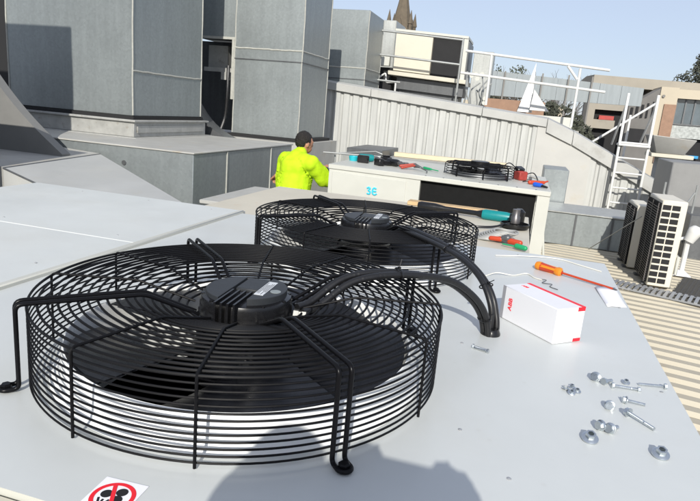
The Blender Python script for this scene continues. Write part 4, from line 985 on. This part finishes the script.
b = MB(); b.box(2.62, 3.15, 24.95, 25.1, 1.99, 2.14); b.done('red_sign', mat('dull_red', (.4, .05, .04), .6, var=.2), cb_)
bb_ = thing('beige_building', (5.8, 24, -9), 'beige rendered building with a wide dark window at the right edge', 'building')
b = MB()
b.box(4.42, 5.00, 24, 30, -9, 3.27); b.box(5.00, 9, 24, 30, 2.91, 3.22); b.box(7.6, 9, 24, 30, -9, 2.91); b.done('wall', 'render', bb_)
b = MB(); b.hexa([(3.55, 24.6, -9), (4.418, 24.05, -9), (4.418, 29, -9), (3.55, 29, -9), (3.55, 24.6, 2.55), (4.418, 24.05, 3.22), (4.418, 29, 3.22), (3.55, 29, 2.55)]); b.done('grey_gable', 'darkwall', bb_)  # gable in a darker grey render than the main wall
for i in range(5): MB().box(3.62 + i * .16, 3.70 + i * .16, 23.98 + .5 - i * .09, 24.06 + .5 - i * .09, 2.15, 2.5 + i * .06).done('vent_slot', 'dark', bb_)
MB().box(3.6, 4.2, 24.15, 24.25, 1.3, 1.75).done('louvre', 'dark', bb_)
b = MB(); b.box(4.60, 4.99, 23.93, 23.998, .6, 2.68); b.done('brown_panel', 'brick', bb_)
wd = MB(); wd.box(5.0, 7.6, 24.25, 24.3, 2.02, 2.90); wd = wd.done('window', 'glass', bb_)
b = MB()
for x in (5.02, 5.32, 5.62, 5.95, 6.5): b.box(x, x + .05, 24.2, 24.26, 2.02, 2.90)
b.box(5.0, 7.6, 24.18, 24.26, 2.0, 2.05); b.done('frame', 'galvd', wd)
b = MB(); b.box(5.0, 7.6, 24.1, 24.5, 1.55, 1.98); b.done('planter_band', mat('silver_band', (.4, .42, .40), .6, var=.5, vscale=9), bb_)
b = MB(); b.box(5.0, 7.6, 24.3, 30, -9, 1.5); b.done('dark_opening', 'dark', bb_)
b = MB(); b.lathe([(.05, 0), (.05, .05)], (4.53, 23.99, 2.95), 10, Matrix.Rotation(PI / 2, 3, 'X')); b.done('wall_lamp', 'darkwall', bb_)
# church spire
sp_ = thing('church_spire', (-37, 170, -9), 'dark stone church spire with pinnacles against the sky', 'church spire')
b = MB(); b.box(-40.4, -33.6, 167, 173.8, -9, 21.5); b.done('tower', 'stone', sp_)
b = MB(); b.lathe([(3.4, 21.5), (3.0, 23.8), (1.55, 30.5), (.18, 37.5), (.1, 38.5)], (-37, 170.4, 0), 8); b.done('spire', 'stone', sp_, smooth=False)
for x in (-40, -34):
    for y in (167.4, 173.4): MB().lathe([(.55, 21.5), (.5, 25), (.75, 25.1), (.05, 28.6)], (x, y, 0), 6).done('pinnacle', 'stone', sp_, smooth=False)
for x, y in ((-37, 167.2), (-33.9, 170.4)):
    MB().prism([(-.8, 21.5), (.8, 21.5), (.8, 24.4), (0, 26.6), (-.8, 24.4)], lambda p, e: ((x + p[0], y + e * 2, p[1]) if y < 168 else (x - e * 2, y + p[0], p[1]))).done('dormer', 'stone', sp_, smooth=False)

# ------------------------------------------------------------------ trees
def bare_tree(x, y, z0, h, seed, label):
    rnd = random.Random(seed); root = thing('bare_tree', (x, y, z0), label, 'tree', 'bare trees beyond the roofs')
    MB().tube([(x, y, z0), (x + .1, y, z0 + h * .45), (x, y, z0 + h * .6)], .16, 7, rf=lambda f: .22 - .1 * f).done('trunk', 'twig', root)
    b = MB()
    def br(p, d, L, r, lv):
        q = p + d * L * .5 + V((rnd.uniform(-.1, .1), rnd.uniform(-.1, .1), .05)) * L; e = p + d * L
        b.tube([p, q, e], r, 4, rf=lambda f: r * (1 - .5 * f))
        if lv:
            for _ in range(4 if lv > 1 else 5):
                n = (d + V((rnd.uniform(-.8, .8), rnd.uniform(-.8, .8), rnd.uniform(-.2, .7)))).normalized(); br(p.lerp(e, rnd.uniform(.45, 1)), n, L * rnd.uniform(.5, .75), r * .55, lv - 1)
    for i in range(6):
        a = i * 1.05 + rnd.uniform(0, .5); br(V((x, y, z0 + h * rnd.uniform(.45, .6))), V((math.cos(a) * .6, math.sin(a) * .6, 1)).normalized(), h * .25, .07, 3)
    b.done('branches', 'twig', root)
def leafy_tree(x, y, z0, h, rc, seed, label, m):
    rnd = random.Random(seed); root = thing('leafy_tree', (x, y, z0), label, 'tree', 'leafy trees beyond the roofs')
    MB().tube([(x, y, z0), (x + .15, y, z0 + h * .5), (x, y, z0 + h * .8)], .2, 7, rf=lambda f: .28 - .2 * f).done('trunk', 'twig', root)
    b = MB(); cl = [(V((rnd.gauss(0, .45), rnd.gauss(0, .45), rnd.gauss(0, .4))) * rc, rnd.uniform(.3, .55) * rc) for _ in range(14)]
    for c, r in cl:
        for _ in range(170):
            d = V((rnd.gauss(0, 1), rnd.gauss(0, 1), rnd.gauss(0, 1))).normalized() * r * rnd.uniform(.6, 1.05); p = V((x, y, z0 + h - rc * .8)) + c + d
            u = V((rnd.uniform(-1, 1), rnd.uniform(-1, 1), rnd.uniform(-1, 1))).normalized(); v_ = u.orthogonal().normalized(); s_ = rnd.uniform(.05, .11) * rc ** .5
            b.face([p - u * s_, p + v_ * s_ * .6, p + u * s_, p - v_ * s_ * .6])
    b.done('crown', m, root, smooth=False)
bare_tree(.95, 45, -9, 14.3, 4, 'bare winter tree rising behind the grey plant screen')
leafy_tree(-2.9, 50, -9, 14.6, 1.7, 2, 'low rounded tree top left above the grey plant screen', 'leaf')
leafy_tree(-1.6, 52, -9, 14.2, 1.3, 3, 'smaller tree top right above the left end of the grey screen', 'leaf')
leafy_tree(9.35, 40, -9, 14.6, 1.0, 5, 'dark tree top above the beige building at the right edge', 'leafd')
for i, (x, y, h, l) in enumerate(((.55, 20.5, 11.3, 'leftmost dark bush between the white canvas and rail post'), (1.0, 21, 11.0, 'middle dark bush below the grey screen beside the rail post'), (1.45, 20.2, 10.7, 'rightmost dark bush below the grey screen right of the rail post'))):
    leafy_tree(x, y, -9, h, .65, 11 + i, l, 'leafd')

# ------------------------------------------------------------------ people
def blob(name, caps, m, parent, voxel=.011, smooth=4, balls=()):
    b = MB()
    for c in caps: b.capsule(*c)
    for c, r, sc3, mt in balls: b.ball(c, r, 3, sc3, mt)
    o = b.done(name, m, None)
    r = o.modifiers.new('r', 'REMESH'); r.mode = 'VOXEL'; r.voxel_size = voxel
    s_ = o.modifiers.new('s', 'SMOOTH'); s_.iterations = smooth; s_.factor = .5
    bpy.context.view_layer.update()
    me = bpy.data.meshes.new_from_object(o.evaluated_get(bpy.context.evaluated_depsgraph_get()))
    old = o.data; o.modifiers.clear(); o.data = me; bpy.data.meshes.remove(old); me.name = name
    me.polygons.foreach_set('use_smooth', [True] * len(me.polygons))
    if parent:
        o.parent = parent; me.transform(Matrix.Translation(-parent.location))
    return o
def hand_caps(wr, d, up, s=1., curl=.5):
    """palm, four bent fingers and a thumb; d = pointing direction, up = back of hand normal"""
    d = V(d).normalized(); up = V(up); up = (up - d * up.dot(d)).normalized(); sd_ = d.cross(up); wr = V(wr); out = []
    for k in range(4):
        q = sd_ * (-.030 + .020 * k) * s
        out.append((wr + q * .6, wr + d * .085 * s + q, .017 * s, .0115 * s))
        L = (.036, .042, .040, .030)[k] * s; a = curl
        p = wr + d * .085 * s + q; e1 = p + (d * math.cos(a) - up * math.sin(a)) * L; e2 = e1 + (d * math.cos(a * 2.2) - up * math.sin(a * 2.2)) * L * .8
        out += [(p, e1, .0105 * s, .009 * s), (e1, e2, .009 * s, .0075 * s)]
    t0 = wr - sd_ * .028 * s + d * .02 * s; t1 = t0 - sd_ * .030 * s + d * .035 * s - up * .012 * s; t2 = t1 + d * .032 * s - up * .012 * s
    return out + [(t0, t1, .014 * s, .011 * s), (t1, t2, .011 * s, .008 * s)]

# kneeling worker: pelvis, spine and shoulders; facing right and away, looking at the work
wk = thing('person', (-2.42, 6.35, 0), 'kneeling man with short dark hair in bright yellow hi-vis shirt at the smaller condenser', 'person')
pel, chest, nk, hd_c = V((-2.43, 6.22, .50)), V((-2.42, 6.30, .92)), V((-2.40, 6.36, 1.075)), V((-2.385, 6.42, 1.195))
shR, shL = V((-2.225, 6.22, .99)), V((-2.575, 6.36, .985))
elR, wrR = V((-2.10, 6.40, .80)), V((-2.185, 6.64, .905))
elL, wrL = V((-2.62, 6.40, .69)), V((-2.74, 6.50, .775))
hR, hL = pel + V((.10, -.06, 0)), pel + V((-.11, .04, 0))
knR, knL = V((-2.20, 6.62, .09)), V((-2.50, 6.68, .09))
ftR, ftL = V((-2.26, 6.18, .07)), V((-2.58, 6.24, .07))
fd = V((.62, .78, -.12)).normalized()                    # where the face points
fr = fd.cross(V((0, 0, 1))).normalized()
hm = Matrix((fr, fd, fr.cross(fd))).transposed()
caps = [(pel, chest, .13, .135), (chest, chest + V((.0, .03, .08)), .13, .10), (nk - V((0, .02, .03)), hd_c - fd * .015 - V((0, 0, .05)), .058, .058),
        (chest + V((0, 0, .06)), shR, .08, .065), (chest + V((0, 0, .06)), shL, .08, .065), (shR, elR, .058, .045), (elR, wrR, .043, .028), (shL, elL, .058, .045), (elL, wrL, .043, .028),
        (hR, knR, .085, .058), (hL, knL, .085, .058), (knR, ftR, .056, .04), (knL, ftL, .056, .04), (ftR, ftR + V((-.01, -.12, -.02)), .042, .03), (ftL, ftL + V((-.01, -.12, -.02)), .042, .03)]
caps += hand_caps(wrR, (.15, .9, .25), (.3, -.2, 1), 1.05, .6) + hand_caps(wrL, (-.5, .7, -.45), (-.3, .1, 1), 1.0, .9)
balls = [(hd_c, .098, (.80, 1.0, 1.16), hm), (hd_c + fd * .035 - V((0, 0, .055)), .066, (.85, .9, .95), hm),
         (hd_c + fd * .10 - V((0, 0, .020)), .016, (.8, 1, 1.4), hm), (hd_c + fd * .085 - V((0, 0, .066)), .022, (1.2, .6, .4), hm), (hd_c + fd * .085 + V((0, 0, .02)), .05, (1.1, .35, .3), hm)]
for s in (-1, 1):
    balls += [(hd_c + fr * s * .081 - fd * .008 - V((0, 0, .018)), .030, (.35, .75, 1.1), hm), (hd_c + fr * s * .032 + fd * .082 - V((0, 0, .002)), .014, (1, .7, .7), hm)]
blob('body', caps, 'skin', wk, .0075, 3, balls)
hair = MB(); hair.ball(hd_c + V((0, 0, .022)) - fd * .014, .104, 5, (.86, .98, 1.05), hm)
bmh = hair.bm
for v in bmh.verts:
    d = (v.co - hd_c); f = d.dot(fd); z = d.z
    n = noise.noise(v.co * 55) * .006 + noise.noise(v.co * 130) * .003
    v.co += d.normalized() * n
kill = [v for v in bmh.verts if (v.co - hd_c).z < -.062 + .02 * noise.noise(v.co * 40) or ((v.co - hd_c).dot(fd) > .035 and (v.co - hd_c).z < .055) or (abs((v.co - hd_c).dot(fr)) > .06 and -.035 < (v.co - hd_c).dot(fd) < .02 and (v.co - hd_c).z < .0)]
bmesh.ops.delete(bmh, geom=kill, context='VERTS')
hair.done('hair', 'hair', wk)
shirt = [(pel + V((0, 0, .04)), chest, .155, .165), (chest + V((0, -.02, .0)), chest + V((0, .02, .07)), .165, .125), (chest + V((0, 0, .06)), shR, .105, .088), (chest + V((0, 0, .06)), shL, .105, .088),
         (chest + V((.0, .02, .08)), nk - V((0, .01, .0)), .09, .07), (shR, elR, .083, .078), (shR, shR.lerp(elR, .9) + V((.0, -.03, -.03)), .08, .06), (elR, elR.lerp(wrR, .25), .072, .058), (shL, elL, .083, .07),
         (pel + V((-.06, 0, .02)), chest + V((-.05, 0, 0)), .13, .13), (pel + V((.06, 0, .02)), chest + V((.05, 0, 0)), .13, .13)]
so = blob('shirt', shirt, 'hivis', wk, .013, 6)
for v in so.data.vertices:                                # cloth folds
    p = v.co; q = noise.noise(V((p.x * 7, p.y * 7, p.z * 4.5 + p.x * 5))) * .022 + noise.noise(V((p.x * 16, p.y * 16, p.z * 9))) * .011 + .013
    v.co = p + v.normal * q
blob('collar', [(nk + V((.055 * math.cos(a), .055 * math.sin(a) - .006, -.005)), nk + V((.055 * math.cos(a + .5), .055 * math.sin(a + .5) - .006, -.005)), .018, .018) for a in [i * PI / 6 for i in range(12)]], 'hivis', wk, .009, 3)
blob('trousers', [(pel, pel + V((0, 0, .06)), .158, .15), (hR, knR, .105, .078), (hL, knL, .105, .078), (knR, ftR, .075, .06), (knL, ftL, .075, .06)], 'navy', wk, .014, 4)
for ft in (ftR, ftL): blob('boot', [(ft, ft + V((-.01, -.17, -.0)), .058, .05)], 'blackm', wk, .012, 3)
mw = (wrR - elR).normalized().to_track_quat('Z', 'Y').to_matrix()
MB().lathe([(.034, -.012), (.037, -.008), (.037, .008), (.034, .012)], wrR.lerp(elR, .12), 20, mw).done('wrist_watch', 'blackm', wk)
b = MB(); b.capsule((-2.14, 6.66, .90), (-2.03, 6.72, .955), .036, .030); b.capsule((-2.14, 6.66, .90), (-2.12, 6.68, .74), .026, .03)
solo(b, 'hand_tool', mat('blue_grey_tool', (.06, .10, .16), .45, var=.1), 'dark blue grey power tool held in the worker hand at the condenser end', 'tool', base=(-2.12, 6.68, .9))

# the photographer, standing behind the camera: only his shadow is in the picture
ph = thing('person', (-.11, -.36, 0), 'photographer standing behind the camera with both hands raised to a phone', 'person')
o = V((-.11, -.36, 0))
def q(x, y, z): return o + V((x * 1.05, y, z * 1.048))
caps = [(q(0, 0, .92), q(0, .0, 1.24), .13, .14), (q(0, .0, 1.28), q(0, .02, 1.47), .06, .055), (q(-.09, 0, .87), q(-.11, .02, .48), .085, .06), (q(.09, 0, .87), q(.11, .02, .48), .085, .06), (q(-.11, .02, .48), q(-.11, 0, .08), .058, .04), (q(.11, .02, .48), q(.11, 0, .08), .058, .04),
        (q(-.11, 0, .05), q(-.12, .17, .04), .045, .035), (q(.11, 0, .05), q(.12, .17, .04), .045, .035), (q(0, .0, 1.29), q(-.17, .0, 1.29), .08, .065), (q(0, .0, 1.29), q(.17, .0, 1.29), .08, .065),
        (q(-.18, .0, 1.28), q(-.20, .12, 1.12), .055, .045), (q(.18, .0, 1.28), q(.30, .08, 1.14), .055, .045), (q(-.20, .12, 1.12), q(.055, .25, 1.39), .042, .03), (q(.30, .08, 1.14), q(.275, .25, 1.39), .045, .032)]
caps += hand_caps(q(.055, .25, 1.39), (.25, .1, 1), (-.4, -.8, .2), 1.1, .6) + hand_caps(q(.275, .25, 1.39), (-.25, .1, 1), (.4, -.8, .2), 1.1, .6)
I3 = Matrix.Identity(3)
blob('body', caps, 'navy', ph, .011, 3, [(q(0, .03, 1.555), .10, (.80, 1, 1.16), I3), (q(0, .13, 1.54), .018, (.8, 1, 1.3), I3), (q(-.08, .02, 1.54), .03, (.4, .7, 1.1), I3), (q(.08, .02, 1.54), .03, (.4, .7, 1.1), I3)])
b = MB(); b.box(-.03, .155, -.076, -.067, 1.50, 1.585); solo(b, 'phone', 'blackm', 'phone held up by the photographer behind the camera', 'phone', base=(.05, -.07, 1.50), bevel=.003)
